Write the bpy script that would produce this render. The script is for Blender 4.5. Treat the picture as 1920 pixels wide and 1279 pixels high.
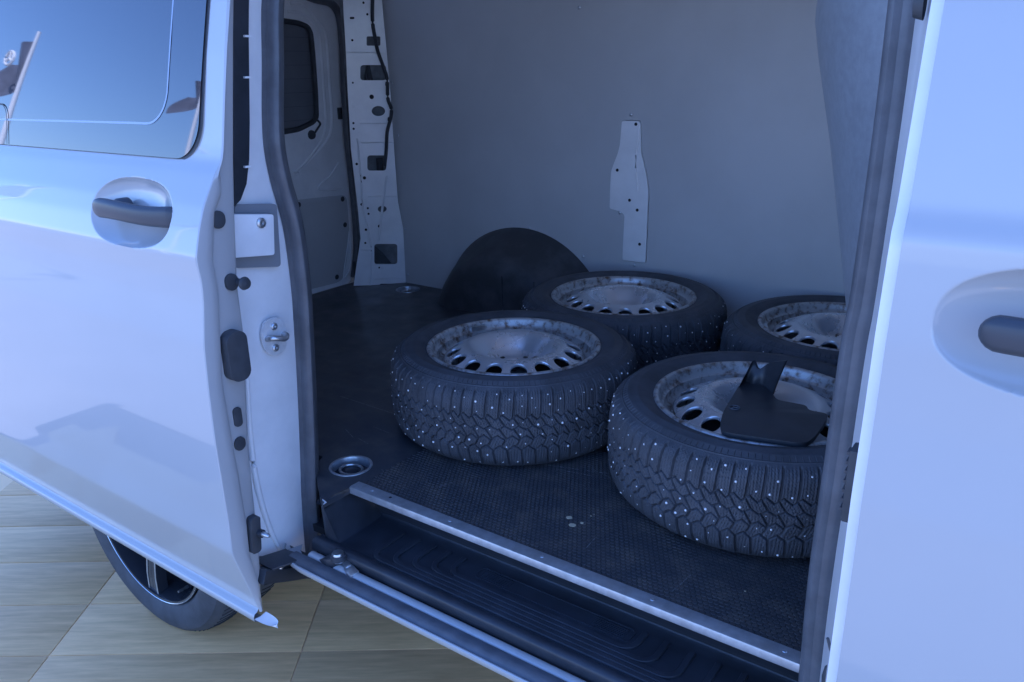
import bpy, bmesh, math, random
import numpy as np
from mathutils import Vector, geometry
random.seed(4); rng = np.random.default_rng(4)
for o in list(bpy.data.objects): bpy.data.objects.remove(o)
scene = bpy.context.scene
COL = scene.collection

# ------------------------------------------------------------------ camera, sky, sun, exposure
Z0 = 0.565                      # height of the cargo floor over the ground; lengths below are measured from the cargo floor
CAM = np.array([0.0, -1.1423, 0.9299]); YAW, PITCH, ROLL, FPX = 0.6230, 0.3308, -0.0178, 1479.4
_f = np.array([-math.sin(YAW)*math.cos(PITCH), math.cos(YAW)*math.cos(PITCH), -math.sin(PITCH)])
_r = np.array([math.cos(YAW), math.sin(YAW), 0.0]); _u = np.cross(_r, _f)
_R = math.cos(ROLL)*_r + math.sin(ROLL)*_u; _U = -math.sin(ROLL)*_r + math.cos(ROLL)*_u
cam = bpy.data.cameras.new('camera'); camo = bpy.data.objects.new('camera', cam); COL.objects.link(camo)
cam.sensor_width = 36; cam.sensor_fit = 'HORIZONTAL'; cam.lens = FPX/1920*36; cam.clip_end = 2000; cam.clip_start = 0.05
from mathutils import Matrix
camo.matrix_world = Matrix(((_R[0], _U[0], -_f[0], CAM[0]), (_R[1], _U[1], -_f[1], CAM[1]), (_R[2], _U[2], -_f[2], CAM[2]+Z0), (0, 0, 0, 1)))
scene.camera = camo
SUN_EL, SUN_AZ = math.radians(54), math.radians(36)      # azimuth from +Y (behind the van) towards +X
world = bpy.data.worlds.new('World'); scene.world = world; world.use_nodes = True
wn = world.node_tree; sky = wn.nodes.new('ShaderNodeTexSky'); sky.sky_type = 'NISHITA'; sky.sun_disc = False
sky.sun_elevation = SUN_EL; sky.sun_rotation = SUN_AZ; sky.ozone_density = 6.0; sky.air_density = 1.0; sky.dust_density = 0.4
wn.links.new(sky.outputs[0], wn.nodes['Background'].inputs[0]); wn.nodes['Background'].inputs[1].default_value = 0.15
sl = bpy.data.lights.new('sun', 'SUN'); sl.energy = 5.0; sl.angle = math.radians(0.5); sl.color = (1, 0.95, 0.88)
slo = bpy.data.objects.new('sun', sl); COL.objects.link(slo); slo.location = (3, 8, 9)
sd = Vector((math.sin(SUN_AZ)*math.cos(SUN_EL), math.cos(SUN_AZ)*math.cos(SUN_EL), math.sin(SUN_EL)))
slo.rotation_euler = sd.to_track_quat('Z', 'Y').to_euler()
scene.view_settings.view_transform = 'Standard'; scene.view_settings.look = 'None'
scene.view_settings.gamma = 1; scene.view_settings.use_curve_mapping = False
scene.view_settings.exposure = 1.52
scene.view_settings.use_white_balance = True; scene.view_settings.white_balance_temperature = 5100; scene.view_settings.white_balance_tint = 24

# ------------------------------------------------------------------ helpers
def at(px, py, X=None, Y=None, Z=None, plane=None):
    """a point of the photograph, on the real plane it lies in (metres, from the cargo floor)"""
    d = _f + _R*(px-960)/FPX - _U*(py-639.5)/FPX
    if plane is not None:
        p0, n = np.array(plane[0], float), np.array(plane[1], float)
        return CAM + d*((p0-CAM)@n)/(d@n)
    for i, v in enumerate((X, Y, Z)):
        if v is not None: return CAM + d*(v-CAM[i])/d[i]
def sm(x, a, b):
    t = np.clip((x-a)/(b-a), 0, 1); return t*t*(3-2*t)
def mkmesh(name, verts, faces, mat, smooth=True, angle=None):
    me = bpy.data.meshes.new(name); me.from_pydata([tuple(map(float, v)) for v in verts], [], [tuple(map(int, f)) for f in faces])
    me.materials.append(mat)
    if smooth:
        me.polygons.foreach_set('use_smooth', [True]*len(me.polygons))
        if angle is not None: me.set_sharp_from_angle(angle=math.radians(angle))
    me.update(); return me
def fixn(me):
    bm = bmesh.new(); bm.from_mesh(me); bmesh.ops.remove_doubles(bm, verts=bm.verts, dist=1e-5); bmesh.ops.recalc_face_normals(bm, faces=bm.faces); bm.to_mesh(me); bm.free()
def link(name, me, parent=None, loc=(0, 0, 0), label=None, cat=None, group=None, kind=None):
    o = bpy.data.objects.new(name, me); COL.objects.link(o); o.location = loc
    if parent is not None: o.parent = parent
    for k, v in (('label', label), ('category', cat), ('group', group), ('kind', kind)):
        if v: o[k] = v
    return o
class MB:
    def __init__(s): s.v = []; s.f = []
    def add(s, v, f):
        b = len(s.v); s.v += [tuple(p) for p in v]; s.f += [tuple(i+b for i in q) for q in f]; return s
    def box(s, c, d, M=None):
        pts = [((i-.5)*d[0], (j-.5)*d[1], (k-.5)*d[2]) for i in (0, 1) for j in (0, 1) for k in (0, 1)]
        if M is not None: pts = [tuple(np.array(M)@np.array(p)) for p in pts]
        pts = [tuple(np.array(p)+np.array(c)) for p in pts]
        return s.add(pts, [(0, 1, 3, 2), (4, 6, 7, 5), (0, 4, 5, 1), (2, 3, 7, 6), (0, 2, 6, 4), (1, 5, 7, 3)])
    def grid(s, G, cu=False, cv=False):
        G = np.asarray(G, float); n, m = G.shape[:2]; F = []
        for i in range(n if cu else n-1):
            for j in range(m if cv else m-1):
                a, b = (i+1) % n, (j+1) % m
                F.append((i*m+j, a*m+j, a*m+b, i*m+b))
        return s.add(G.reshape(-1, 3), F)
    def tube(s, path, r, n=10, section=None, up=(0, 0, 1)):
        """sweep a round (or given 2-D) section along a path"""
        P = [np.array(p, float) for p in path]; rows = []
        rr = r if hasattr(r, '__len__') else [r]*len(P)
        up = np.array(up, float)
        for i, p in enumerate(P):
            t = P[min(i+1, len(P)-1)]-P[max(i-1, 0)]; t /= np.linalg.norm(t)
            a = np.cross(t, up); la = np.linalg.norm(a)
            if la < 1e-3: a = np.cross(t, (1, 0, 0)); la = np.linalg.norm(a)
            a /= la; b = np.cross(a, t)
            sec = section if section is not None else [(math.cos(k*2*math.pi/n), math.sin(k*2*math.pi/n)) for k in range(n)]
            rows.append([p + rr[i]*(c*a+d*b) for c, d in sec])
        base = len(s.v); s.grid(rows, cv=True); m = len(rows[0])
        s.f.append(tuple(base+k for k in range(m))[::-1]); s.f.append(tuple(base+(len(P)-1)*m+k for k in range(m)))
        return s
    def lathe(s, prof, n=48, M=None, c=(0, 0, 0), close=False):
        M = np.eye(3) if M is None else np.array(M)
        rows = [[M@np.array((r*math.cos(a), r*math.sin(a), z))+np.array(c) for r, z in prof] for a in np.linspace(0, 2*math.pi, n, endpoint=False)]
        return s.grid(rows, cu=True, cv=close)
    def plate(s, loops, fmap, th):
        """flat outline with holes, 2-D -> 3-D by fmap(a, b, depth), closed with walls of thickness th"""
        tri = geometry.tessellate_polygon([[Vector((p[0], p[1], 0)) for p in L] for L in loops])
        flat = [p for L in loops for p in L]; n = len(flat)
        V = [fmap(a, b, 0) for a, b in flat]+[fmap(a, b, th) for a, b in flat]
        F = [tuple(t) for t in tri]+[tuple(i+n for i in t[::-1]) for t in tri]
        k = 0
        for L in loops:
            m = len(L)
            F += [(k+i, k+(i+1) % m, n+k+(i+1) % m, n+k+i) for i in range(m)]; k += m
        return s.add(V, F)
    def build(s, name, mat, parent=None, smooth=True, angle=40, loc=(0, 0, 0), fix=False, bevel=0, **kw):
        me = mkmesh(name, s.v, s.f, mat, False)
        if fix or bevel: fixn(me)
        if bevel:
            bm = bmesh.new(); bm.from_mesh(me)
            ed = [e for e in bm.edges if len(e.link_faces) == 2 and e.calc_face_angle() > 0.6]
            bmesh.ops.bevel(bm, geom=ed, offset=bevel, segments=2, profile=0.6, affect='EDGES', clamp_overlap=True); bm.to_mesh(me); bm.free()
        if smooth:
            me.polygons.foreach_set('use_smooth', [True]*len(me.polygons)); me.set_sharp_from_angle(angle=math.radians(angle))
        return link(name, me, parent, loc, **kw)
def rrect(cx, cy, w, h, r, n=5):
    out = []
    for sx, sy, a0 in ((1, 1, 0), (-1, 1, 90), (-1, -1, 180), (1, -1, 270)):
        for k in range(n+1):
            a = math.radians(a0+90*k/n); out.append((cx+sx*(w/2-r)+r*math.cos(a), cy+sy*(h/2-r)+r*math.sin(a)))
    return out
def circ(cx, cy, r, n=20, ry=None): return [(cx+r*math.cos(k*2*math.pi/n), cy+(ry or r)*math.sin(k*2*math.pi/n)) for k in range(n)]
def rounded(pts, r, n=4):
    """round the corners of an outline"""
    out = []; m = len(pts); P = [np.array(p, float) for p in pts]
    for i in range(m):
        a, b, c = P[i-1], P[i], P[(i+1) % m]; u = a-b; v = c-b; lu, lv = np.linalg.norm(u), np.linalg.norm(v)
        q = min(r, lu*.45, lv*.45); p0, p1 = b+u/lu*q, b+v/lv*q
        for k in range(n+1):
            t = k/n; out.append(tuple((1-t)**2*p0+2*t*(1-t)*b+t*t*p1))
    return out
def spline(pts, n=8):
    P = [np.array(p, float) for p in pts]; P = [2*P[0]-P[1]]+P+[2*P[-1]-P[-2]]; out = []
    for i in range(1, len(P)-2):
        for k in range(n):
            t = k/n; a, b, c, d = P[i-1:i+3]
            out.append(.5*(2*b+(c-a)*t+(2*a-5*b+4*c-d)*t*t+(3*b-a-3*c+d)*t**3))
    out.append(P[-2]); return out

# ------------------------------------------------------------------ materials
def pm(name, col, rough=.5, metal=0, coat=0, coat_rough=.04, var=None, bump=None, spec=.5, ior=1.5, col2=None, rvar=0):
    m = bpy.data.materials.new(name); m.use_nodes = True; nt = m.node_tree; b = nt.nodes['Principled BSDF']
    b.inputs['Base Color'].default_value = (*col, 1); b.inputs['Roughness'].default_value = rough; b.inputs['Metallic'].default_value = metal
    b.inputs['Coat Weight'].default_value = coat; b.inputs['Coat Roughness'].default_value = coat_rough
    b.inputs['Specular IOR Level'].default_value = spec; b.inputs['IOR'].default_value = ior
    tc = nt.nodes.new('ShaderNodeTexCoord')
    def noise(scale, detail=5, rgh=.6):
        n = nt.nodes.new('ShaderNodeTexNoise'); n.inputs['Scale'].default_value = scale; n.inputs['Detail'].default_value = detail; n.inputs['Roughness'].default_value = rgh
        nt.links.new(tc.outputs['Object'], n.inputs['Vector']); return n
    if var:
        n = noise(var[0]); r = nt.nodes.new('ShaderNodeValToRGB'); nt.links.new(n.outputs['Fac'], r.inputs['Fac'])
        lo, hi = (var[2], var[3]) if len(var) > 2 else (.35, .65)
        r.color_ramp.elements[0].position = lo; r.color_ramp.elements[1].position = hi
        r.color_ramp.elements[0].color = (*col, 1); c2 = col2 or tuple(c*var[1] for c in col); r.color_ramp.elements[1].color = (*c2, 1)
        nt.links.new(r.outputs['Color'], b.inputs['Base Color'])
    if rvar:
        n = noise(7, 6); mr = nt.nodes.new('ShaderNodeMapRange'); nt.links.new(n.outputs['Fac'], mr.inputs['Value'])
        mr.inputs['From Min'].default_value = .3; mr.inputs['From Max'].default_value = .7
        mr.inputs['To Min'].default_value = max(.02, rough-rvar); mr.inputs['To Max'].default_value = rough+rvar
        nt.links.new(mr.outputs['Result'], b.inputs['Roughness'])
    if bump:
        n = noise(bump[0], 3); bp = nt.nodes.new('ShaderNodeBump'); bp.inputs['Strength'].default_value = bump[1]; bp.inputs['Distance'].default_value = bump[2] if len(bump) > 2 else .001
        nt.links.new(n.outputs['Fac'], bp.inputs['Height']); nt.links.new(bp.outputs['Normal'], b.inputs['Normal'])
    return m
def scratch(m, segs, col, width=.0012, breakup=120):
    """scratches and scrapes with their own place and shape: lines in the plane of the floor"""
    nt = m.node_tree; b = nt.nodes['Principled BSDF']; tc = nt.nodes.new('ShaderNodeTexCoord'); sep = nt.nodes.new('ShaderNodeSeparateXYZ')
    nt.links.new(tc.outputs['Object'], sep.inputs[0])
    def math_(op, a, c=None):
        n = nt.nodes.new('ShaderNodeMath'); n.operation = op
        for i, v in enumerate((a, c)):
            if v is None: continue
            if isinstance(v, (int, float)): n.inputs[i].default_value = v
            else: nt.links.new(v, n.inputs[i])
        return n.outputs[0]
    tot = None
    for (x0, y0, x1, y1, w) in segs:
        L = math.hypot(x1-x0, y1-y0); dx, dy = (x1-x0)/L, (y1-y0)/L
        px, py = math_('SUBTRACT', sep.outputs[0], x0), math_('SUBTRACT', sep.outputs[1], y0)
        al = math_('ADD', math_('MULTIPLY', px, dx), math_('MULTIPLY', py, dy))
        ac = math_('ABSOLUTE', math_('SUBTRACT', math_('MULTIPLY', px, dy), math_('MULTIPLY', py, dx)))
        k = math_('MULTIPLY', math_('LESS_THAN', ac, w), math_('MULTIPLY', math_('GREATER_THAN', al, 0), math_('LESS_THAN', al, L)))
        tot = k if tot is None else math_('MAXIMUM', tot, k)
    no = nt.nodes.new('ShaderNodeTexNoise'); no.inputs['Scale'].default_value = breakup; nt.links.new(tc.outputs['Object'], no.inputs['Vector'])
    tot = math_('MULTIPLY', tot, math_('MULTIPLY', math_('GREATER_THAN', no.outputs['Fac'], .42), .8))
    mx = nt.nodes.new('ShaderNodeMix'); mx.data_type = 'RGBA'; nt.links.new(tot, mx.inputs['Factor'])
    src = b.inputs['Base Color'].links[0].from_socket if b.inputs['Base Color'].links else None
    if src: nt.links.new(src, mx.inputs['A'])
    else: mx.inputs['A'].default_value = b.inputs['Base Color'].default_value
    mx.inputs['B'].default_value = (*col, 1); nt.links.new(mx.outputs['Result'], b.inputs['Base Color'])

PAINT = pm('white_paint', (.435, .435, .435), .3, coat=.8, coat_rough=.03, var=(3, .97), bump=(900, .02, .0002))
INNER = pm('white_inner_paint', (.90, .90, .90), .34, coat=.5, coat_rough=.12, var=(9, .9), bump=(60, .05, .0006), rvar=.08)
GLASS = pm('dark_glass', (.03, .03, .035), .02, spec=.7, ior=1.75)
RUBBER = pm('black_rubber', (.035, .038, .044), .55, var=(25, 1.5), bump=(300, .2, .0006))
SEAL = pm('seal_rubber', (.085, .088, .098), .42, var=(18, 1.45), bump=(220, .2, .0006), rvar=.1)
PLAST = pm('black_plastic', (.022, .025, .032), .42, bump=(700, .35, .0005), var=(20, 1.4), rvar=.07)
STEP = pm('step_plastic', (.024, .027, .034), .4, bump=(900, .4, .0004), var=(14, 1.5), rvar=.08)
HANDLE = pm('handle_plastic', (.045, .05, .062), .38, bump=(900, .2, .0003))
PLY = pm('coated_plywood', (.042, .047, .058), .38, var=(13, 1.9, .48, .8), col2=(.10, .092, .085), bump=(350, .35, .0006), rvar=.1)
PLYEDGE = pm('plywood_edge', (.10, .085, .07), .8, var=(60, .4))
HEXM = pm('antislip_coating', (.046, .047, .052), .36, var=(17, 1.8, .45, .8), col2=(.115, .10, .085), bump=(400, .3, .0005), rvar=.1)
ALU = pm('aluminium', (.50, .53, .57), .42, metal=.75, var=(40, .75), bump=(200, .15, .0004), rvar=.12)
STEEL = pm('zinc_steel', (.62, .64, .66), .3, metal=.9, var=(60, .7), bump=(150, .15, .0005))
LINER = pm('grey_liner', (.55, .555, .56), .5, var=(2.5, .9), bump=(260, .2, .0006), rvar=.05)
GALV = pm('galvanised_sheet', (.30, .325, .36), .38, metal=.3, var=(70, .86), bump=(30, .12, .002), rvar=.12)
ARCH = pm('arch_cover', (.045, .046, .05), .45, var=(9, 2.2, .45, .8), bump=(200, .3, .0008))
TYRE = pm('tyre_rubber', (.046, .049, .057), .62, var=(16, 1.6), bump=(260, .5, .0008))
STUD = pm('stud_metal', (.95, .95, .95), .3, metal=.15)
RIM = pm('silver_rim', (.70, .71, .73), .30, metal=.72, var=(38, .55, .66, .74), col2=(.12, .085, .065), bump=(90, .2, .0007), rvar=.08)
RIMLIP = pm('rusty_barrel', (.50, .50, .49), .4, metal=.5, var=(48, .5, .47, .66), col2=(.15, .105, .075), bump=(90, .35, .001), rvar=.1)
ALLOY = pm('black_alloy', (.03, .033, .042), .25, coat=.6); CUT = pm('machined_alloy', (.6, .62, .65), .25, metal=.8)
DARK = pm('dark_void', (.012, .014, .018), .8)
FLAP = pm('flap_plastic', (.026, .030, .038), .42, bump=(500, .3, .0006), var=(20, 1.3))
LABELM = pm('frit_line', (.32, .38, .48), .3)
POLE = pm('pole_white', (.8, .8, .8), .4); FLAGM = pm('flag_cloth', (.05, .055, .075), .8, var=(3, 2.2))
SCREW = pm('screw', (.55, .57, .6), .3, metal=.8)
CHIP = pm('sawdust_chip', (.50, .44, .30), .9)
GROUND = pm('concrete_ground', (.21, .21, .212), .8, var=(1.5, .85), bump=(80, .3, .002))
def tile_mat():
    m = pm('wood_look_tile', (.30, .215, .15), .5, bump=(120, .15, .0006)); nt = m.node_tree; b = nt.nodes['Principled BSDF']
    tc = nt.nodes.new('ShaderNodeTexCoord'); mp = nt.nodes.new('ShaderNodeMapping'); mp.inputs['Scale'].default_value = (2.2, 22, 1)
    oi = nt.nodes.new('ShaderNodeObjectInfo'); ad = nt.nodes.new('ShaderNodeVectorMath'); ad.operation = 'ADD'
    sc = nt.nodes.new('ShaderNodeVectorMath'); sc.operation = 'SCALE'; sc.inputs['Scale'].default_value = 37
    nt.links.new(oi.outputs['Random'], sc.inputs[0]); nt.links.new(tc.outputs['Object'], mp.inputs[0]); nt.links.new(mp.outputs[0], ad.inputs[0]); nt.links.new(sc.outputs[0], ad.inputs[1])
    n = nt.nodes.new('ShaderNodeTexNoise'); n.inputs['Scale'].default_value = 3; n.inputs['Detail'].default_value = 8; n.inputs['Roughness'].default_value = .62; nt.links.new(ad.outputs[0], n.inputs['Vector'])
    r = nt.nodes.new('ShaderNodeValToRGB'); nt.links.new(n.outputs['Fac'], r.inputs['Fac'])
    r.color_ramp.elements[0].position = .3; r.color_ramp.elements[0].color = (.64, .405, .175, 1); r.color_ramp.elements[1].position = .72; r.color_ramp.elements[1].color = (.90, .60, .275, 1)
    hs = nt.nodes.new('ShaderNodeHueSaturation'); mr = nt.nodes.new('ShaderNodeMapRange'); nt.links.new(oi.outputs['Random'], mr.inputs['Value'])
    mr.inputs['To Min'].default_value = .85; mr.inputs['To Max'].default_value = 1.12; nt.links.new(mr.outputs['Result'], hs.inputs['Value'])
    nt.links.new(r.outputs['Color'], hs.inputs['Color']); nt.links.new(hs.outputs['Color'], b.inputs['Base Color']); return m
TILE = tile_mat(); GROUT = pm('grout', (.88, .63, .35), .9, bump=(300, .3, .001))

# ------------------------------------------------------------------ setting: ground and tiles
b = MB(); b.add([(-60, -60, 0), (60, -60, 0), (60, 60, 0), (-60, 60, 0)], [(0, 1, 2, 3)])
ground = b.build('ground', GROUND, kind='structure')
pave = MB(); c0 = Vector((CAM[0], CAM[1], 0)); fw2, rt2 = Vector((-math.sin(YAW), math.cos(YAW), 0)), Vector((math.cos(YAW), math.sin(YAW), 0))
TW, TL = .685, .219; F0, R0 = 1.752-8*TL, -1.27-5*TW
NR, NC = 22, 12
pv = [c0+fw2*(F0+i*NR*TL)+rt2*(R0+j*NC*TW) for i, j in ((0, 0), (0, 1), (1, 1), (1, 0))]
pave.add([(-3.5, -.98, .0122), (.6, -.98, .0122), (.6, 1.5, .0122), (-3.5, 1.5, .0122)], [(0, 1, 2, 3)])
paving = pave.build('pavement', GROUT, kind='structure')
tb = MB(); tb.box((0, 0, .005), (TW-.004, TL-.004, .010))
t0 = tb.build('tile', TILE, paving, bevel=.0012); tme = t0.data; first = True
for i in range(NR):
    for j in range(NC):
        p = c0+fw2*(F0+(i+.5)*TL)+rt2*(R0+(j+.5)*TW)
        if p.y > 1.35 or p.y < -.80 or p.x > .45 or p.x < -3.25: continue
        if first: t = t0; first = False
        else: t = t0.copy(); COL.objects.link(t); t.parent = paving
        t.location = (p.x, p.y, .0045+random.uniform(0, .0006)); t.rotation_euler = (0, 0, YAW)

# ------------------------------------------------------------------ van
VLOC = Vector((-1.0, .65, 0))
van = link('cargo_van', None, None, VLOC, 'white cargo van with its side door slid open, wheels in the hold', 'van')
VL = Vector((0, 0, Z0))-VLOC
def part(mb, name, mat, parent=van, **kw): return mb.build(name, mat, parent, loc=VL if parent is van else (0, 0, 0), **kw)

# --- profiles of the body side: Y over height
def profile(pts, sig=.008):
    z, y = np.array([p[0] for p in pts]), np.array([p[1] for p in pts]); o = np.argsort(z); zz = np.arange(-.5, 1.6, .002)
    yy = np.interp(zz, z[o], y[o]); k = np.exp(-.5*(np.arange(-30, 31)*.002/sig)**2); k /= k.sum()
    yy = np.convolve(np.pad(yy, 30, 'edge'), k, 'valid'); return lambda q: np.interp(q, zz, yy)
DP = [(1.36, -.09), (1.06, -.172), (.97, -.192), (.80, -.224), (.775, -.231), (.757, -.247), (.70, -.281), (.66, -.297), (.606, -.313), (.56, -.3085), (.52, -.311), (.437, -.3235), (.34, -.3285), (.235, -.331), (.045, -.329), (-.026, -.331), (-.19, -.286), (-.5, -.25)]
Yd = profile(DP, .006)
Yb = lambda z: Yd(z)+.056
FP = [(1.36, -.12), (.988, -.213), (.783, -.243), (.766, -.2545), (.648, -.266), (.56, -.267), (.457, -.273), (.346, -.270), (.157, -.268), (0, -.266), (-.05, -.262), (-.25, -.21)]
Yf = profile(FP, .006)

# --- body shell: roof, far side, rear corner, underside, cab (real sheet, shades the hold)
b = MB(); ys = np.linspace(0, 1, 24)
b.grid([[(x, -.09+1.76*t, 1.36+.07*math.sin(math.pi*t)**.7) for t in ys] for x in (-2.80, -1.4, 0, 1.0)])
part(b, 'roof', INNER)
b = MB(); zs = np.linspace(-.3, 1.36, 40)
b.grid([[(x, 1.68-.10*max(0, z-.8)**1.5, z) for z in zs] for x in (-2.80, -1, 1.0)]); part(b, 'far_body_side', PAINT)
b = MB(); b.grid([[(-2.80, y, z) for z in (-.3, .5, 1.36)] for y in (-.20, .6, 1.65)]); part(b, 'rear_body_panel', PAINT)
b = MB(); b.box((-1.35, .72, -.13), (2.8, 1.55, .02)); part(b, 'underbody', DARK)
# quarter panel behind the open door, with the wheel arch cut out of its lower edge
WX, WY, WR = -1.925, -.213, .354
WZ = -Z0+WR
b = MB(); xs = np.linspace(-2.80, -1.405, 140); G = []
for x in xs:
    d = abs(x-WX); zb = -.03 if x > WX else -.24
    if d < .385: zb = max(zb, WZ+math.sqrt(.385**2-d*d))
    G.append([(x, Yb(z), z) for z in np.linspace(zb, 1.36, 60)])
b.grid(G); part(b, 'quarter_panel', PAINT)
b = MB(); b.grid([[(WX+.385*math.cos(a), y, WZ+.385*math.sin(a)) for y in (-.27, -.1, .10)] for a in np.linspace(.15, math.pi-.25, 40)])
part(b, 'wheel_housing', DARK)

# --- rear wheel standing under the door
def van_wheel():
    M = [[1, 0, 0], [0, 0, -1], [0, 1, 0]]     # local z -> -Y (outwards)
    c = (WX, WY+.115, WZ)
    prof = [(.254, .098), (.260, .106), (.270, .112), (.295, .117), (.318, .115), (.332, .108), (.3325, .1065), (.341, .1), (.349, .086), (.353, .06), (.354, .0), (.353, -.06), (.349, -.086), (.334, -.108), (.295, -.117), (.254, -.1)]
    b = MB(); b.lathe(prof, 96, M, c); t = part(b, 'rear_wheel', TYRE)
    b = MB()                                    # shoulder grooves as dark cords, their shade put in by colour
    for k in range(90):
        a = k*2*math.pi/90
        for s in (-1, 1):
            ca, sa = math.cos(a), math.sin(a); ca2, sa2 = math.cos(a+.03), math.sin(a+.03)
            pts = [(.349*ca, .349*sa, s*.088), (.3543*ca2, .3543*sa2, s*.055), (.3543*math.cos(a+.06), .3543*math.sin(a+.06), s*.03)]
            b.tube([np.array(M)@np.array(p)+np.array(c) for p in pts], .0016, 5)
    part(b, 'tread_groove_shade', DARK, t, kind='stuff')
    b = MB(); b.lathe([(.255, .106), (.2535, .110), (.247, .109), (.244, .100), (.238, .07), (.234, .0), (.234, -.09)], 96, M, c); part(b, 'rim_barrel', ALLOY, t)
    b = MB(); b.lathe([(.2542, .1105), (.2532, .1116), (.2520, .1105)], 96, M, c); part(b, 'rim_edge', CUT, t)
    b = MB(); b.lathe([(.0, .082), (.05, .085), (.066, .078), (.07, .03)], 40, M, c); part(b, 'hub', ALLOY, t)
    b = MB(); b.lathe([(.20, -.02), (.0, -.02)], 48, M, c); part(b, 'brake_disc', pm('brake_disc', (.12, .12, .13), .4, metal=.7), t)
    for k in range(5):
        a0 = math.radians(-95+72*k)
        for s in (-1, 1):
            def q(r, off, z): return np.array(M)@np.array((r*math.cos(a0)-off*math.sin(a0), r*math.sin(a0)+off*math.cos(a0), z))+np.array(c)
            w0, w1, g0, g1 = .010, .012, .010, .0125
            b = MB(); rows = []
            for r, z in ((.05, .084), (.12, .098), (.19, .104), (.248, .103)):
                tt = (r-.05)/.188; g = s*(g0+(g1-g0)*tt); w = w0+(w1-w0)*tt
                rows.append([q(r, g-w, z-.03), q(r, g-w, z), q(r, g+w, z), q(r, g+w, z-.03)])
            b.grid(rows, cv=True); sp = part(b, 'spoke', ALLOY, t, angle=30)
            b = MB(); rows = []
            for r, z in ((.06, .0856), (.12, .0986), (.19, .1046), (.247, .1036)):
                tt = (r-.05)/.188; g = s*(g0+(g1-g0)*tt); w = (w0+(w1-w0)*tt)*.97; e = g+s*w*.72
                rows.append([q(r, e-.0032, z+.0006), q(r, e+.0032, z+.0006)])
            b.grid(rows); part(b, 'machined_edge', CUT, t)
    b = MB(); b.tube([np.array(M)@np.array((.085, -.212, .06+k*.010))+np.array(c) for k in range(4)], [.005, .004, .004, .003], 10); part(b, 'valve', STEEL, t)
van_wheel()

# --- sliding door, slid back outside the body
XE = -1.32
hz = at(244, 398, Y=-.288); hc = (hz[0], hz[2])      # centre of the handle bowl
def bowl(X, Z, c, a, h, depth, n=2.4):
    d = (np.abs((X-c[0])/a)**n+np.abs((Z-c[1])/h)**n)**(1/n); return depth*np.clip(1-d**3, 0, 1)**.8
def skin(x0, x1, z0, z1, dx, dz, Yp, extra, fine=None):
    def axis(a, b, d, f):
        if f is None: v = np.arange(a, b+d/2, d)
        else: v = np.concatenate([np.arange(a, f[0], d), np.arange(max(a, f[0]), min(b, f[1]), .0018), np.arange(min(b, f[1]), b+d/2, d)])
        v[-1] = b; return v
    X, Z = np.meshgrid(axis(x0, x1, dx, fine and fine[0]), axis(z0, z1, dz, fine and fine[1]), indexing='ij')
    return np.stack([X, Yp(Z)+extra(X, Z), Z], -1)
lip = [(-.19, 0), (-.196, -.004), (-.199, -.012), (-.206, -.015), (-.216, -.014), (-.222, -.006), (-.222, .012)]
b = MB(); b.grid(skin(-2.60, XE, -.19, 1.33, .006, .0045, Yd, lambda X, Z: bowl(X, Z, hc, .145+.007*np.sign(X-hc[0]), .066, .036), ((hc[0]-.16, hc[0]+.155), (hc[1]-.075, hc[1]+.075))))
b.grid([[(x, Yd(-.19)+dy, z) for z, dy in lip] for x in np.linspace(-2.60, XE, 20)])
door = part(b, 'sliding_door', PAINT, fix=True, angle=60)
# folded edge and end face
fl = np.array([(1.33, -.085), (1.06, -.163), (.97, -.186), (.7577, -.2335), (.719, -.236), (.684, -.2576), (.595, -.2754), (.5365, -.273), (.423, -.285), (.35, -.2928), (.2185, -.2895), (.0266, -.2844), (-.05, -.2877), (-.14, -.274), (-.2, -.275)])
inn = np.array([(1.33, -.10), (1.008, -.1564), (.7757, -.1923), (.675, -.2054), (.535, -.2207), (.422, -.2213), (.1977, -.2458), (-.0711, -.2565), (-.14, -.262), (-.2, -.2725)])
fi = lambda z, t: np.interp(z, t[::-1, 0], t[::-1, 1])
zs = np.linspace(-.2, 1.33, 160); rows = []
for z in zs:
    s, f, n = Yd(z), fi(z, fl), fi(z, inn); f = max(f, s+.003); n = max(n, f+.001)
    rows.append([(XE, s, z), (XE+.002, s+.002, z), (XE+.0035, (s+f)/2, z), (XE+.001, f-.004, z), (XE-.002, f, z), (XE-.009, f+.002, z), (XE-.011, n-.006, z), (XE-.015, n, z), (XE-.09, n+.006, z)])
b = MB(); b.grid(rows); part(b, 'door_edge', PAINT, door, angle=35)
# inner skin so the door has depth
b = MB(); b.grid([[(x, fi(z, inn)+.004, z) for z in zs[::6]] for x in np.linspace(-2.60, XE-.085, 8)]); part(b, 'inner_skin', INNER, door)
# tip of the bottom seal sticking out past the edge
b = MB(); t0_, t1_ = at(488, 1156, X=XE), at(520, 1174, Y=-.27)
rows = []
for k, t in enumerate(np.linspace(0, 1, 9)):
    p = t0_*(1-t)+t1_*t; w = .016*math.sqrt(max(0, 1-t**3)); rows.append([p+np.array((0, -w, .003)), p+np.array((.002, 0, -.006)), p+np.array((0, w, .003)), p+np.array((0, 0, .0))])
b.grid(rows, cv=True); part(b, 'sill_tip', INNER, door)
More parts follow.
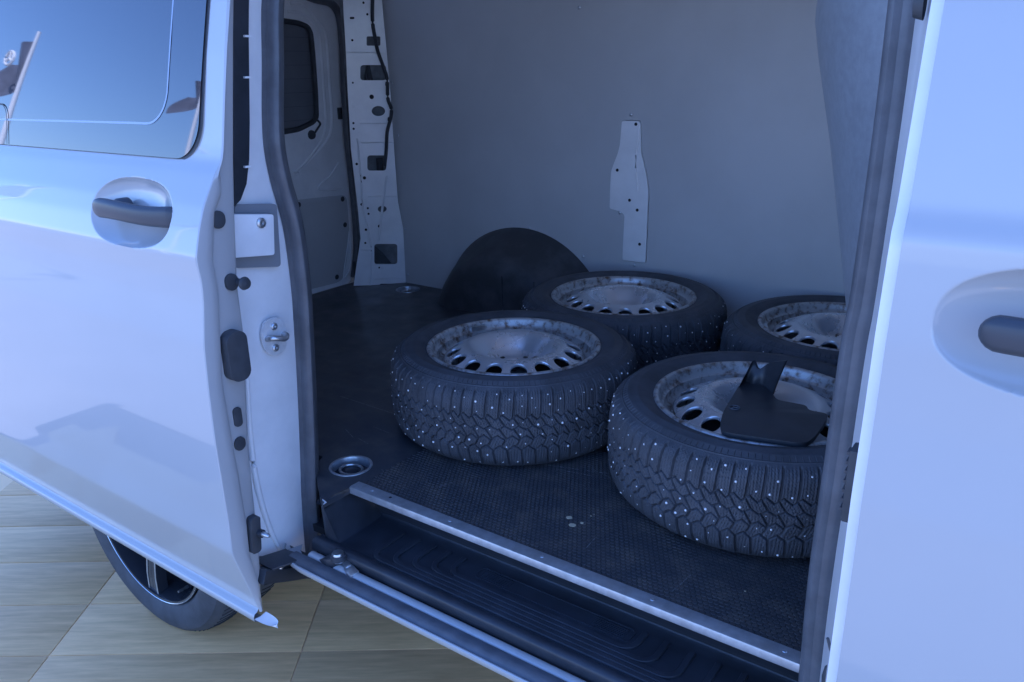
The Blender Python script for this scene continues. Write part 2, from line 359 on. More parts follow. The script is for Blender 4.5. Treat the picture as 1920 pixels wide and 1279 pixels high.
# window: glass with rounded lower corner, gasket, frit line
wz0, wxR = .777, None
def win_right(z):      # right edge of the glass over height
    return np.interp(z, [.777, 1.06, 1.33], [-1.388, -1.376, -1.36])
Yg = lambda z: -.2285+.19*(z-.777)+.06*(z-.777)**2
def wgrid(off, inset, z_bot, r, ztop=1.30, x0=-2.52, nz=70, nx=24):
    rows = []
    for z in np.concatenate([z_bot+r*(1-np.cos(np.linspace(0, math.pi/2, 16))), np.linspace(z_bot+r, ztop, 40)[1:]]):
        xr = win_right(z)-inset
        if z < z_bot+r: xr -= r-math.sqrt(max(0, r*r-(z_bot+r-z)**2))
        rows.append([(x, Yg(z)-off, z) for x in np.linspace(x0, xr, nx)])
    return rows
b = MB(); b.grid(wgrid(.0035, -.006, wz0-.006, .075)); part(b, 'window_gasket', RUBBER, door)
b = MB(); b.grid(wgrid(.0065, 0, wz0, .07)); gl = part(b, 'window_glass', GLASS, door)
def strip(path, w, off, name, mat):
    rows = []
    P = [np.array(p) for p in path]
    for i, p in enumerate(P):
        t = P[min(i+1, len(P)-1)]-P[max(i-1, 0)]; t = t/np.linalg.norm(t); n = np.array((-t[1], t[0]))
        rows.append([((p+n*s)[0], Yg((p+n*s)[1])-off, (p+n*s)[1]) for s in (-w, w)])
    b = MB(); b.grid(rows); return part(b, name, mat, gl if False else door)
fz = .84; fp = [(-2.5, fz-.006), (-2.0, fz-.003), (-1.62, fz)]+[(-1.56+.07*math.sin(a), fz+.07-.07*math.cos(a)) for a in np.linspace(0, math.pi/2, 10)]+[(-1.485, 1.0), (-1.475, 1.3)]
strip(fp, .0022, .0075, 'frit_line', LABELM)
strip([(-2.5, .872), (-2.22, .872)]+[(-2.2+.03*math.sin(a), .842+.03*math.cos(a)) for a in np.linspace(0, math.pi/2, 8)]+[(-2.17, .8), (-2.17, .779)], .0018, .0088, 'vent_outline', RUBBER)
# handle
def handle(px0, px1, parent, Yc, name, blunt=False):
    p0, p1 = at(*px0, Y=Yc), at(*px1, Y=Yc); d = p1-p0; rows = []
    for t in (1-np.cos(np.linspace(0, math.pi, 28)))/2:
        e = min(1, math.sqrt(max(0, 1-(1-min(1, t/.16))**2))+.02)*min(1, math.sqrt(max(0, 1-(1-min(1, (1-t)/.05))**2))+.05)
        c = p0+d*t+np.array((0, -.004*math.sin(math.pi*t)+.022*t**3, .002*math.sin(2*math.pi*t)))
        hh, ww = .0215*e*(1-.10*math.sin(math.pi*t)), .012*e
        rows.append([c+np.array((0, ww*math.copysign(abs(math.cos(a))**.7, math.cos(a)), hh*math.copysign(abs(math.sin(a))**.7, math.sin(a)))) for a in np.linspace(0, 2*math.pi, 16, endpoint=False)])
    b = MB(); n0 = len(rows[0]); b.grid(rows, cv=True); b.f.append(tuple(range(n0))); b.f.append(tuple(range((len(rows)-1)*n0, len(rows)*n0)))
    return b.build(name, HANDLE, parent, fix=True, angle=50)
handle((176, 388), (311, 411), door, -.303, 'door_handle')
hp = at(224, 392, Y=-.285); b = MB(); b.lathe([(0, -.012), (.016, -.010), (.02, 0), (.02, .02)], 24, [[1.2, 0, 0], [0, 0, 1], [0, 1.1, 0]], hp); part(b, 'lock_boss', HANDLE, door)
# rubber buffers and plugs on the end face
def plug(px, w, h, proud, name, r=None, X=XE-.007, tilt=0, mat=RUBBER, par=door):
    c = at(*px, X=X); L = rrect(0, 0, w, h, r if r else min(w, h)/2.01, 6)
    b = MB(); ct, st = math.cos(tilt), math.sin(tilt)
    b.plate([L], lambda a, q, d: (X-.004+d, c[1]+a*ct-q*st, c[2]+a*st+q*ct), proud+.004)
    return part(b, name, mat, par, bevel=min(.003, proud*.4))
plug((409, 412), .030, .034, .002, 'edge_plug')
plug((434, 529), .028, .034, .003, 'edge_plug')
bm_ = at(447, 529, X=XE-.005); b = MB(); b.lathe([(0, .034), (.011, .032), (.0135, .026), (.011, .02), (.0075, .016), (.0075, 0)], 20, [[0, 0, 1], [1, 0, 0], [0, 1, 0]], (XE-.012, bm_[1], bm_[2])); part(b, 'rubber_buffer', RUBBER, door)
pg = plug((436, 665), .047, .104, .022, 'latch_cover', r=.02)
cc = at(446, 665, X=XE+.012)
for k in range(5):
    b = MB(); b.box((XE+.011, cc[1]-.002, cc[2]+.034-.0165*k), (.003, .006, .0022)); part(b, 'contact_pin', HANDLE, pg)
plug((446, 782), .019, .042, .0015, 'edge_plug', r=.008)
plug((450, 832), .026, .03, .0015, 'edge_plug')
bl = plug((473, 1000), .024, .085, .014, 'guide_block', r=.008, tilt=-.10)
gp = at(485, 1002, X=XE+.01); b = MB(); b.tube([(XE+.0, gp[1]+.004, gp[2]), (XE+.016, gp[1]+.006, gp[2])], .009, 14); part(b, 'pin_base', PLAST, bl)
b = MB(); b.tube([(XE+.014, gp[1]+.006, gp[2]), (XE+.03, gp[1]+.008, gp[2]), (XE+.036, gp[1]+.008, gp[2])], [.006, .0055, .003], 12); part(b, 'guide_pin', STEEL, bl)

# --- door jamb at the back of the opening
SEALC = [(511, -60), (511, 0), (511, 120), (511, 230), (516, 290), (528, 345), (541, 390), (551, 434), (560, 500), (566, 560), (570, 630), (575, 730), (579, 840), (582, 940), (588, 1050)]
SX = -1.418
sc_ = np.array([at(*p, X=SX) for p in SEALC]); sc_[0] = sc_[1]+(sc_[1]-sc_[2])*1.2+np.array((0, .02, 0))
sc = np.array(spline(sc_, 6)); sc = sc[np.argsort(sc[:, 2])]
Ys = lambda z: np.interp(z, sc[:, 2], sc[:, 1])
rows = []
for s_ in np.linspace(0, 1, 130):
    zz = -.13+(1.30+.13)*s_; row = []
    z = zz; yo, ysl = Yb(z), Ys(z); bulge = .012*sm(z, .75, .2)
    rows.append([(-1.405, yo, z), (-1.40, yo+.003, z), (-1.402, yo+.02, z)]+[(-1.412+bulge*math.sin(math.pi*t)-.02*t*t, yo+.025+(ysl+.0-yo-.025)*t, z) for t in np.linspace(0, 1, 12)]+[(-1.46, ysl+.004, z), (-1.50, ysl+.03, z)])
rows = [[(x, y, z if z > -.12 else z) for x, y, z in r] for r in rows]
foot = [[(x, y, z-.10*k*sm(i, 3, 12)) for i, (x, y, z) in enumerate(rows[0])] for k in (1, .66, .33)]
b = MB(); b.grid(foot+rows); jamb = part(b, 'door_jamb', INNER, angle=50)
def jpl(d=0.0): return -1.40+d
# pressed ridge sweeping down to the sill
rp = spline([at(*q, X=-1.401) for q in ((463, 700), (470, 820), (480, 900), (500, 975), (522, 1025), (541, 1052))], 6)
b = MB(); b.tube(rp, [.003+.004*math.sin(math.pi*min(1, i/len(rp)+.1)) for i in range(len(rp))], 10); part(b, 'jamb_ridge', INNER, jamb)
# hinge bracket plate over a slot
XJ = -1.400
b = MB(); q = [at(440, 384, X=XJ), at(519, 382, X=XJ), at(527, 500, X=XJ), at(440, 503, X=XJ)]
b.plate([rounded([(p[1], p[2]) for p in q], .01)], lambda a, z, d: (XJ-.008+d, a, z), .008); part(b, 'slot', pm('slot_shade', (.22, .23, .25), .6), jamb, fix=True)  # grey plate, the shade of the slot put into its colour
b = MB(); q = [at(436, 402, X=XJ+.02), at(513, 402, X=XJ+.02), at(515, 478, X=XJ+.02), at(436, 484, X=XJ+.02)]
b.plate([rounded([(p[1], p[2]) for p in q], .006)], lambda a, z, d: (XJ+.004+d, a, z), .016); brk = part(b, 'hinge_bracket', INNER, jamb, bevel=.002)
def bolt(px, X, r, name, par, mat=STEEL, axis='X', h=.006, Y=None, Z=None):
    if axis == 'X': c = at(*px, X=X); M = [[0, 0, 1], [1, 0, 0], [0, 1, 0]]
    elif axis == 'Y': c = at(*px, Y=Y); M = [[1, 0, 0], [0, 0, -1], [0, 1, 0]]
    else: c = at(*px, Z=Z); M = np.eye(3)
    b = MB(); b.lathe([(0, h*.45), (r*.35, h*.45), (r*.42, h), (r*.7, h), (r, h*.55), (r, -.002)], 16, M, c)
    return part(b, name, mat, par)
bolt((489, 418), XJ+.0205, .011, 'bolt', brk)
# striker plate
c = at(515, 631, X=-1.397); b = MB(); b.plate([[(c[1]+.034*math.copysign(abs(math.cos(a))**.75, math.cos(a)), c[2]-.004*math.cos(a)+.043*math.sin(a)) for a in np.linspace(0, 2*math.pi, 28, endpoint=False)]], lambda a, z, d: (-1.402+d, a, z), .006)
STRK = pm('striker_zinc', (.78, .79, .80), .38, metal=.25, var=(60, .85))
stk = part(b, 'striker_plate', STRK, jamb, bevel=.0015)
bolt((513, 612), -1.396, .0085, 'bolt', stk); bolt((516, 652), -1.396, .0085, 'bolt', stk)
b = MB(); p = [(-1.398, c[1]-.022, c[2]), (-1.384, c[1]-.018, c[2]+.003), (-1.377, c[1]-.004, c[2]), (-1.376, c[1]+.010, c[2]-.004), (-1.384, c[1]+.022, c[2]-.001), (-1.398, c[1]+.024, c[2])]
b.tube(spline(p, 4), .0065, 10); part(b, 'striker_loop', STEEL, stk)
# dark quarter-window trim high on the jamb
q = [(436, -40), (468, -40), (467, 60), (468, 150), (469, 230), (468, 300), (463, 345), (452, 375), (440, 388)]
b = MB(); b.plate([[(at(*p, X=-1.392)[1], at(*p, X=-1.392)[2]) for p in q]], lambda a, z, d: (-1.402+d, a, z), .010); part(b, 'pillar_trim', PLAST, jamb, bevel=.002)
for py in (68, 145, 312):
    p = at(467, py, X=-1.39); b = MB(); b.box((-1.389, p[1]-.005, p[2]), (.006, .014, .004)); part(b, 'trim_clip', INNER, jamb)
# --- opening seals
sec = []
for a in np.linspace(0, 2*math.pi, 28, endpoint=False):
    r = 1+.16*math.cos(3*a+.6)+.05*math.cos(7*a); sec.append((r*math.cos(a)*1.05, r*math.sin(a)*.95))
b = MB(); b.tube([p+np.array((.004, 0, 0)) for p in sc], .0215, section=sec, up=(1, 0, 0)); rs = part(b, 'door_seal', SEAL, angle=30)
b = MB(); b.tube([p+np.array((-.014, .022, 0)) for p in sc], .010, 10, up=(1, 0, 0)); part(b, 'seal_lip', SEAL, rs)
fq = [at(*q, plane=((0, -.045, 0), (0, 1, -.035))) for q in ((1699, 0), (1668, 250), (1625, 545), (1606, 640), (1571, 880), (1542, 1080), (1522, 1279))][::-1]
fq = [fq[0]+(fq[0]-fq[1])*1.1]+fq+[fq[-1]+(fq[-1]-fq[-2])*1.3]; fs = spline(fq, 5)
FX = lambda z: float(np.interp(z, [p[2] for p in fs], [p[0] for p in fs]))
b = MB(); b.tube(fs, .0195, section=sec, up=(1, 0, 0)); fr = part(b, 'door_seal', SEAL, angle=30)
b = MB(); b.tube([p+np.array((-.012, .022, 0)) for p in fs], .0085, 10, up=(1, 0, 0)); part(b, 'seal_lip', SEAL, fr)

# --- front pillar face and front door
rows = []
for z in np.linspace(-.3, 1.33, 90):
    y0 = -.045+.035*z; yo = Yf(z)
    xs_ = FX(z); rows.append([(-.08, y0+.06, z), (xs_+.012, y0+.02, z), (xs_+.016, y0-.008, z), (xs_*.6-.063, y0-.05, z), (xs_*.3-.112, y0-.09, z), (-.155, yo+.03, z), (-.153, yo+.014, z), (-.144, yo+.014, z), (-.10, yo+.02, z)])
b = MB(); b.grid(rows); bp_ = part(b, 'front_pillar', INNER, angle=40)
XF = -.139; fh = at(1905, 617, Y=-.255); fhc = (fh[0]+.068, fh[2])
b = MB(); b.grid(skin(XF, .95, -.25, .80, .006, .0045, Yf, lambda X, Z: bowl(X, Z, fhc, .140, .066, .036), ((fhc[0]-.155, fhc[0]+.155), (fhc[1]-.075, fhc[1]+.075))))
b.grid([[(x, Yf(z), z) for z in np.linspace(.80, 1.33, 40)] for x in np.linspace(XF, -.02, 8)])
b.grid([[(XF, Yf(z), z) for z in np.linspace(-.25, 1.33, 120)], [(XF-.0005, Yf(z)+.004, z) for z in np.linspace(-.25, 1.33, 120)], [(XF+.002, Yf(z)+.012, z) for z in np.linspace(-.25, 1.33, 120)]])
fdoor = part(b, 'front_door', PAINT, fix=True, angle=60)
b = MB(); b.grid([[(x, Yf(z)+.006, z) for z in np.linspace(.79, 1.33, 20)] for x in np.linspace(-.03, .95, 12)]); part(b, 'window_glass', GLASS, fdoor)
h0 = at(1834, 619, Y=-.278); b = MB(); rows = []
for t in (1-np.cos(np.linspace(0, math.pi, 24)))/2:
    e = min(1, math.sqrt(max(0, 1-(1-min(1, t/.10))**2))+.02)*min(1, math.sqrt(max(0, 1-(1-min(1, (1-t)/.06))**2))+.05)
    cpt = h0+np.array((.215*t, -.004*math.sin(math.pi*t), -.002*t)); hh, ww = .0185*e, .012*e
    rows.append([cpt+np.array((0, ww*math.copysign(abs(math.cos(a))**.7, math.cos(a)), hh*math.copysign(abs(math.sin(a))**.7, math.sin(a)))) for a in np.linspace(0, 2*math.pi, 16, endpoint=False)])
b.grid(rows, cv=True); b.f.append(tuple(range(16))); b.f.append(tuple(range(23*16, 24*16))); part(b, 'door_handle', HANDLE, fdoor, fix=True, angle=50)
# ribbed contact strip in the front pillar
p0, p1 = at(1607, 850, X=-.158), at(1597, 962, X=-.160)
pm_ = at(1602, 906, X=-.160); b = MB(); b.box(pm_, (.016, .030, abs(p0[2]-p1[2]))); cs = part(b, 'contact_strip', RUBBER, bp_, bevel=.003)
for k in range(7):
    pk = p0+(p1-p0)*(k+.7)/7.6; b = MB(); b.box((-.1690, pm_[1]-.001, pk[2]), (.005, .014, .004)); part(b, 'rib', HANDLE, cs)
pb = at(1552, 1268, X=-.17); b = MB(); b.tube([pb+np.array((0, 0, -.03)), pb, pb+np.array((0, 0, .014)), pb+np.array((0, .0, .02))], [.006, .008, .006, .002], 10); part(b, 'pillar_plug', RUBBER, bp_)
b = MB(); b.tube([at(1552, 1197, X=-.172), at(1568, 1262, X=-.158)], .0022, 8); part(b, 'pillar_seam', SEAL, bp_)
b = MB(); b.tube(spline([at(1572, 1135, X=-.172), at(1582, 1120, X=-.165), at(1590, 1105, X=-.157)], 4), .004, 8); part(b, 'pillar_ridge', INNER, bp_)
tp = at(1735, 5, X=-.165); b = MB(); b.lathe([(0, .012), (.009, .01), (.011, 0)], 16, [[0, 0, -1], [1, 0, 0], [0, 1.6, 0]], tp); part(b, 'rubber_buffer', RUBBER, bp_)

# --- sill: step trim, painted lip, rubber, sill edge (cross-sections along X)
XL, XR = -1.43, -.17
def extr(sec_, x0, x1, name, mat, parent=van, nx=16, angle=35, xf=None):
    b = MB(); b.grid([[((x0+(x1-x0)*t), y, z) for y, z in sec_] for t in np.linspace(0, 1, nx)]); return part(b, name, mat, parent, angle=angle)
well = spline([(-.005, -.018), (.012, -.035), (.030, -.062), (.042, -.082), (.048, -.094), (.040, -.0995)], 4)
well = [tuple(p) for p in well]+[(.02, -.1), (-.03, -.1), (-.08, -.1), (-.100, -.0995)]
lipc = [tuple(p) for p in spline([(-.100, -.0995), (-.108, -.096), (-.117, -.0955), (-.124, -.099), (-.127, -.106), (-.128, -.122)], 4)]
step = extr(well+lipc[1:], -1.262, XR, 'step_trim', STEP)
extr([(-.093, -.0995)]+lipc, -1.315, -1.262, 'step_lip', STEP, step)
extr([(-.02, -.018), (.10, -.018), (.10, -.022)], -1.3, XR, 'trim_flange', STEP, step)
# left end wall of the step well
b = MB(); rows = []
for t in np.linspace(0, 1, 14):
    y = -.100+.155*t
    xl_ = -1.292-(y+.112)*.5; rows.append([(xl_-.02, y, -.014), (min(xl_, -1.298)+.0, y, -.016), (-1.293, y, -.020), (-1.289, y, -.028), (-1.270, y, -.075), (-1.262, y, -.092), (-1.252, y, -.0998), (-1.245, y, -.1005)])
b.grid(rows); b.grid([[(-1.42, -.005, -.014), (-1.36, -.046, -.014), (-1.305, -.097, -.016), (-1.293, -.1005, -.020), (-1.250, -.1005, -.0995)], [(-1.42, -.005, -.16), (-1.36, -.046, -.16), (-1.297, -.099, -.13), (-1.28, -.1015, -.12), (-1.250, -.1015, -.12)]])
part(b, 'step_end_wall', STEP, step, angle=50)
# raised tread ribs: nested U shapes, and the lettered pad between them
lx = [at(*q, Z=-.1) for q in ((767, 1010), (797, 1022), (827, 1033), (855, 1046), (885, 1057))]
rx = [at(*q, Z=-.1) for q in ((1397, 1257), (1347, 1240), (1298, 1220), (1253, 1197), (1213, 1180))]
for i in range(5):
    xl, xr = lx[i][0]-.012, min(rx[i][0], -.19)+.004
    yb_, yf_ = .016-.0*i, -.094+.0125*i; r = .03
    pth = [(xl-.012, yb_)]+[(xl-.012, yf_+r+.01)]
    pth += [(xl-.012+r*(1-math.cos(a)), yf_+r-r*math.sin(a)) for a in np.linspace(.0, math.pi/2, 8)]
    pth += [(x, yf_) for x in np.linspace(xl+.05, xr-.05, 8)]
    pth += [(xr-r+r*math.sin(a), yf_+r-r*math.cos(a)) for a in np.linspace(0, math.pi/2, 8)]+[(xr, yb_)]
    b = MB(); w = .0065
    b.tube([(x, y, -.0995) for x, y in pth], 1, section=[(-.0065, -.001), (-.0058, .0036), (-.0048, .0044), (.0048, .0044), (.0058, .0036), (.0065, -.001)]); part(b, 'tread_rib', STEP, step, angle=30)
px0, px1 = lx[4][0]+.03, rx[4][0]-.012
b = MB(); b.plate([rrect((px0+px1)/2, -.004, px1-px0, .040, .012), rrect((px0+px1)/2, -.004, px1-px0-.006, .034, .010)], lambda a, q_, d: (a, q_, -.1005+d), .0025); part(b, 'tread_pad', STEP, step, fix=True)
for side in (0, 1):
    for k in range(6):
        b = MB(); x = px0+.05 if side == 0 else px1-.05
        b.box((x, -.016+.0045*k, -.0995), (.07, .0016, .003)); part(b, 'pad_line', STEP, step)
# lower steps of the sill
extr([(-.128, -.122), (-.129, -.128), (-.126, -.13)], -1.30, XR, 'guide_slot', DARK, step)
b = MB(); b.grid([[(x, -.1335-.0105+.0105*math.cos(a), -.121+.006*math.sin(a)-.002*t) for a in np.linspace(0, math.pi, 12)] for t, x in enumerate(np.linspace(-1.30, XR, 3)/1) for x in [x]])
part(b, 'guide_rail', PAINT)
extr([(-.1545, -.124), (-.157, -.119), (-.166, -.1165), (-.176, -.117), (-.184, -.120), (-.188, -.124), (-.194, -.128)], -1.335, XR, 'sill_rubber', SEAL)
sw = spline([(-1.385, -.150, -.120), (-1.36, -.175, -.121), (-1.31, -.190, -.122), (-1.2, -.1935, -.122), (-.6, -.194, -.122), (XR, -.194, -.122)], 6)
b = MB(); b.grid([[p+np.array((0, dy, dz)) for dy, dz in ((.004, -.005), (.002, .0), (-.001, .001), (-.0035, -.001), (-.004, -.006), (.004, -.02), (.05, -.03))] for p in sw]); part(b, 'sill_edge', PAINT)
b = MB(); rows = [[(x, -.17+.02*math.cos(a)+.03, -.16-.028*math.sin(a)) for a in np.linspace(-.4, math.pi, 10)] for x in np.linspace(-1.42, -1.20, 8)]
b.grid(rows); part(b, 'jacking_cover', SEAL)
# broken rail end
b = MB(); q = at(655, 1068, Z=-.117); M = np.array([[1, .3, 0], [-.3, 1, 0], [0, .2, 1]]); b.box(q, (.05, .022, .006), M); b.box(q+np.array((-.02, .008, .003)), (.03, .014, .006), M); part(b, 'rail_end', STEEL, fix=True, bevel=.002)
b = MB(); q = at(615, 1052, Z=-.12); b.box(q, (.028, .03, .008), M); part(b, 'rail_end', STEEL, bevel=.002)
# lower guide arm of the sliding door
ap = [at(484, 1074, X=-1.335), at(540, 1068, X=-1.36), at(585, 1062, X=-1.375), at(620, 1048, Z=-.115), at(652, 1038, Z=-.108)]
ap = spline(ap, 6); b = MB(); b.tube(ap, 1, section=[(-.020, -.022), (.020, -.022), (.020, .008), (-.020, .010)], up=(0, 0, 1)); arm = part(b, 'guide_arm', PLAST, bevel=.003)
b = MB(); q = at(520, 1058, X=-1.345); b.plate([[(q[0]-.05, q[1]-.03), (q[0]+.02, q[1]-.03), (q[0]+.05, q[1]+.05), (q[0]-.02, q[1]+.04)]], lambda a, c_, d: (a, c_, q[2]+.006+d), .006); part(b, 'arm_bracket', PLAST, arm, fix=True, bevel=.002)
bolt((523, 1064), None, .010, 'bolt', arm, axis='Z', Z=at(523, 1064, X=-1.345)[2]+.004, h=.008)
q = at(634, 1044, Z=-.10); b = MB(); b.lathe([(0, .012), (.012, .012), (.014, .008), (.014, -.01), (0, -.01)], 20, None, q); part(b, 'guide_roller', STEEL, arm)
b = MB(); b.lathe([(.0145, .007), (.0175, .005), (.0175, -.006), (.0145, -.008)], 20, None, q); part(b, 'roller_tyre', RUBBER, arm)

# --- cargo floor
FLX, FRX, FYF, FYB = -2.70, -.16, -.022, 1.49
b = MB(); out = [(FRX, FYF), (FRX, FYB), (FLX, FYB), (FLX, .03), (-1.46, .05), (-1.44, .0), (-1.395, -.03), (-1.345, -.066), (-1.312, -.092), (-1.285, -.108), (-1.283, FYF)]
cup = at(658, 874, Z=0); cup2 = at(765, 543, Z=0)
b.plate([out, circ(cup[0], cup[1], .047, 28), circ(cup2[0], cup2[1], .047, 28)], lambda a, q_, d: (a, q_, d-.0), -.014)
def fl2(*q): a = at(*q, Z=0); return a[0], a[1]
segs = []
for (a0, a1, a2, a3, w) in ((632, 741, 736, 775, .0011), (648, 805, 662, 820, .0009), (672, 822, 690, 832, .0008), (716, 880, 735, 908, .0007), (1020, 872, 1150, 890, .0012), (1040, 880, 1110, 893, .001), (1110, 880, 1160, 905, .0007),
                        (1300, 1075, 1260, 1110, .0008), (1120, 1005, 1098, 1030, .0007), (820, 915, 850, 905, .0009), (700, 800, 730, 812, .0007), (640, 620, 700, 632, .0006)):
    segs.append((*fl2(a0, a1), *fl2(a2, a3), w))
scratch(PLY, segs, (.22, .22, .23))
floor = part(b, 'cargo_floor', PLY, fix=True, angle=30)
# raised anti-slip hexagons on the front half of the floor
hx = MB(); pitch = .0112; R_ = pitch/math.sqrt(3)*.90; V = []; F = []
i = 0; y = FYF+.035
while y < .72:
    x = -1.27+(pitch/2 if i % 2 else 0)
    while x < -.175:
        if .52 > y or x > -1.1:
            wob = .0002*math.sin(37*x+51*y); n0 = len(V)
            for rr, zz in ((R_, .0004), (R_*.84, .0015+wob)):
                for k in range(6):
                    a = math.radians(30+60*k); V.append((x+rr*math.cos(a), y+rr*math.sin(a), zz))
            F.append(tuple(n0+6+k for k in range(6)))
            for k in range(6): F.append((n0+k, n0+(k+1) % 6, n0+6+(k+1) % 6, n0+6+k))
        x += pitch
    y += pitch*math.sqrt(3)/2; i += 1
scratch(HEXM, segs, (.2, .2, .2))
b = MB(); b.add([(-1.272, FYF+.03, .0003), (-.172, FYF+.03, .0003), (-.172, .715, .0003), (-1.272, .715, .0003)], [(0, 1, 2, 3)]); part(b, 'hex_gap_shade', pm('groove_shade', (.014, .014, .016), .6), floor)  # added dark sheet, paints the shade in the gaps between hexagons
link('antislip_hexagons', mkmesh('antislip_hexagons', V, F, HEXM, False), floor, kind='stuff')
# tie-down cups
for cpt, s in ((cup, 1), (cup2, 1)):
    b = MB(); b.lathe([(.0545, .0002), (.054, .0022), (.051, .0032), (.0475, .002), (.0455, -.004), (.0445, -.02)], 40, None, (cpt[0], cpt[1], 0)); tc_ = part(b, 'tie_down_cup', ALU, floor)
    b = MB(); b.lathe([(.0445, -.019), (.02, -.020), (.017, -.012), (.010, -.009), (0, -.009)], 32, None, (cpt[0], cpt[1], 0)); part(b, 'cup_bottom', PLAST, floor)
    b = MB(); b.tube([(cpt[0]+.03*math.cos(a), cpt[1]+.026*math.sin(a), -.010) for a in np.linspace(.3, 2*math.pi+.25, 24)], .0035, 8); part(b, 'lashing_ring', STEEL, floor)
# pale crumbs on the floor
for (u, v, s, lb) in ((1068, 971, .009, 'large angular pale crumb on the hexagon-patterned floor'), (1074, 985, .010, 'large flat pale crumb, biggest of the floor cluster'), (1091, 981, .005, 'half-sized pale crumb beside the two large crumbs'), (1108, 968, .003, ''), (1114, 966, .002, ''), (1397, 1109, .0025, 'lone pale speck on the floor before the flap-topped wheel')):
    p = at(u, v, Z=.001); b = MB(); n = 7
    b.plate([[(p[0]+s*random.uniform(.6, 1.1)*math.cos(k*2*math.pi/n), p[1]+s*random.uniform(.5, .9)*math.sin(k*2*math.pi/n)) for k in range(n)]], lambda a, c_, d: (a, c_, .0008+d), .0012)
    b.build('wood_crumb', CHIP, None, fix=True, loc=(0, 0, Z0), label=lb or 'tiny pale crumb off to the wheel side of the crumb cluster', cat='crumb', group='crumbs on the cargo floor')
# edge rail
b = MB(); sec_ = [(.006, .0005), (.006, .0035), (-.020, .0042), (-.0245, .003), (-.026, -.001), (-.026, -.013), (-.0235, -.013), (-.0235, .0005)]
b.grid([[(x, y, z) for y, z in sec_] for x in np.concatenate([[-1.284, -1.281], np.linspace(-1.27, -.235, 14)])], cv=True); b.f.append(tuple(range(8))); rail = part(b, 'floor_rail', ALU, fix=True, angle=30)
for q in ((693, 923), (842, 978), (1014, 1046), (1221, 1127), (1471, 1222)):
    a = at(*q, Z=.004); b = MB(); b.lathe([(0, .0012), (.0035, .0016), (.0048, .0002)], 12, None, (a[0], -.008, .004)); part(b, 'rivet', SCREW, rail)
for q in ((727, 936),):
    a = at(*q, Z=.004); b = MB(); b.lathe([(0, .0003), (.0036, .0003)], 12, None, (a[0], -.008, .0042)); part(b, 'rail_hole_shade', DARK, rail)  # dark disc on the rail, painted shade of a hole
# torn corner of the plywood
b = MB(); p0, p1 = at(653, 918, Z=-.002), at(606, 943, Z=-.006); b.tube([p0, (p0+p1)/2+np.array((0, 0, .002)), p1], .004, 6); part(b, 'plywood_edge', PLYEDGE, floor)
b = MB(); b.add([at(604, 935, Z=.002), at(606, 947, Z=-.004), at(613, 942, Z=.001)], [(0, 1, 2)]); part(b, 'splinter', pm('splinter', (.5, .5, .5), .8), floor, smooth=False)

# --- far wall: grey liner with a cut-out over the white pressed pillar
YW = 1.477
def wl(u, v, Y=YW): p = at(u, v, Y=Y); return (p[0], p[2])
cut = [(1060+x/3.554, 180+y/3.553) for x, y in ((380, 162), (500, 162), (507, 200), (512, 380), (526, 430), (548, 530), (560, 620), (561, 660), (541, 1115), (384, 1096), (385, 1040), (398, 795), (376, 772), (296, 750), (300, 600), (306, 500), (322, 455), (350, 385), (366, 325))]
cutw = rounded([wl(*c) for c in cut], .008)
arcC, arcR = (-1.82, -.10), .417
edge = [wl(716, 0), wl(725, 96), wl(732, 175), wl(739, 280), wl(746, 377), wl(756, 429), wl(761, 530)]
top = edge[0]; outl = [(FRX, -.01), (FRX, 1.34), (top[0]-.02, 1.34)]+edge+[(edge[-1][0], -.01)]
arc = [(arcC[0]+arcR*math.cos(a), arcC[1]+arcR*math.sin(a)) for a in np.linspace(math.pi-.22, .22, 40)]
outl += [(arc[0][0], -.01)]+arc[1:-1]+[(arc[-1][0], -.01)]
b = MB(); b.plate([outl, cutw], lambda a, z, d: (a, YW+d, z), .006); liner = part(b, 'wall_liner', LINER, fix=True, angle=30)
cx_, cz_ = np.mean([c[0] for c in cutw]), np.mean([c[1] for c in cutw])
b = MB(); pan = [((x-cx_)*.97+cx_, (z-cz_)*.992+cz_) for x, z in cutw]
b.plate([pan], lambda a, z, d: (a, YW-.006+d, z), .012); panel = part(b, 'pressed_pillar', INNER, bevel=.004)
for q in ((1192.3, 233), (1157.4, 319), (1180.4, 375.5), (1194.8, 394), (1199.3, 458)):
    a = wl(*q, Y=YW-.006); b = MB(); b.lathe([(.0, .0015), (.0055, .0015), (.0058, 0)], 14, [[1, 0, 0], [0, 0, -1], [0, 1, 0]], (a[0], YW-.006, a[1])); part(b, 'panel_hole_shade', DARK, panel)  # flat dark discs, shade of the holes painted on
b = MB(); b.tube([np.array((wl(u, v)[0], YW-.0065, wl(u, v)[1])) for u, v in ((1200, 236), (1198, 262), (1194, 290), (1193.5, 315), (1196, 345), (1197.5, 358))], .0035, 8); part(b, 'pressed_crease', INNER, panel)
for q in ((1183, 215), (1162, 399), (1189, 497.5), (1093, 481), (992, 427), (734, 156), (746, 254), (752, 348), (760, 430), (765, 515), (1086, 14)):
    a = wl(*q); b = MB(); b.lathe([(0, .0035), (.004, .003), (.0065, .0004), (.0065, -.001)], 12, [[1, 0, 0], [0, 0, -1], [0, 1, 0]], (a[0], YW, a[1])); part(b, 'liner_screw', SCREW, liner)
b = MB(); b.grid([[(x, YW+.09, z) for z in (-.1, .6, 1.36)] for x in (-2.6, -1.4, -.16)]); part(b, 'far_inner_skin', INNER)
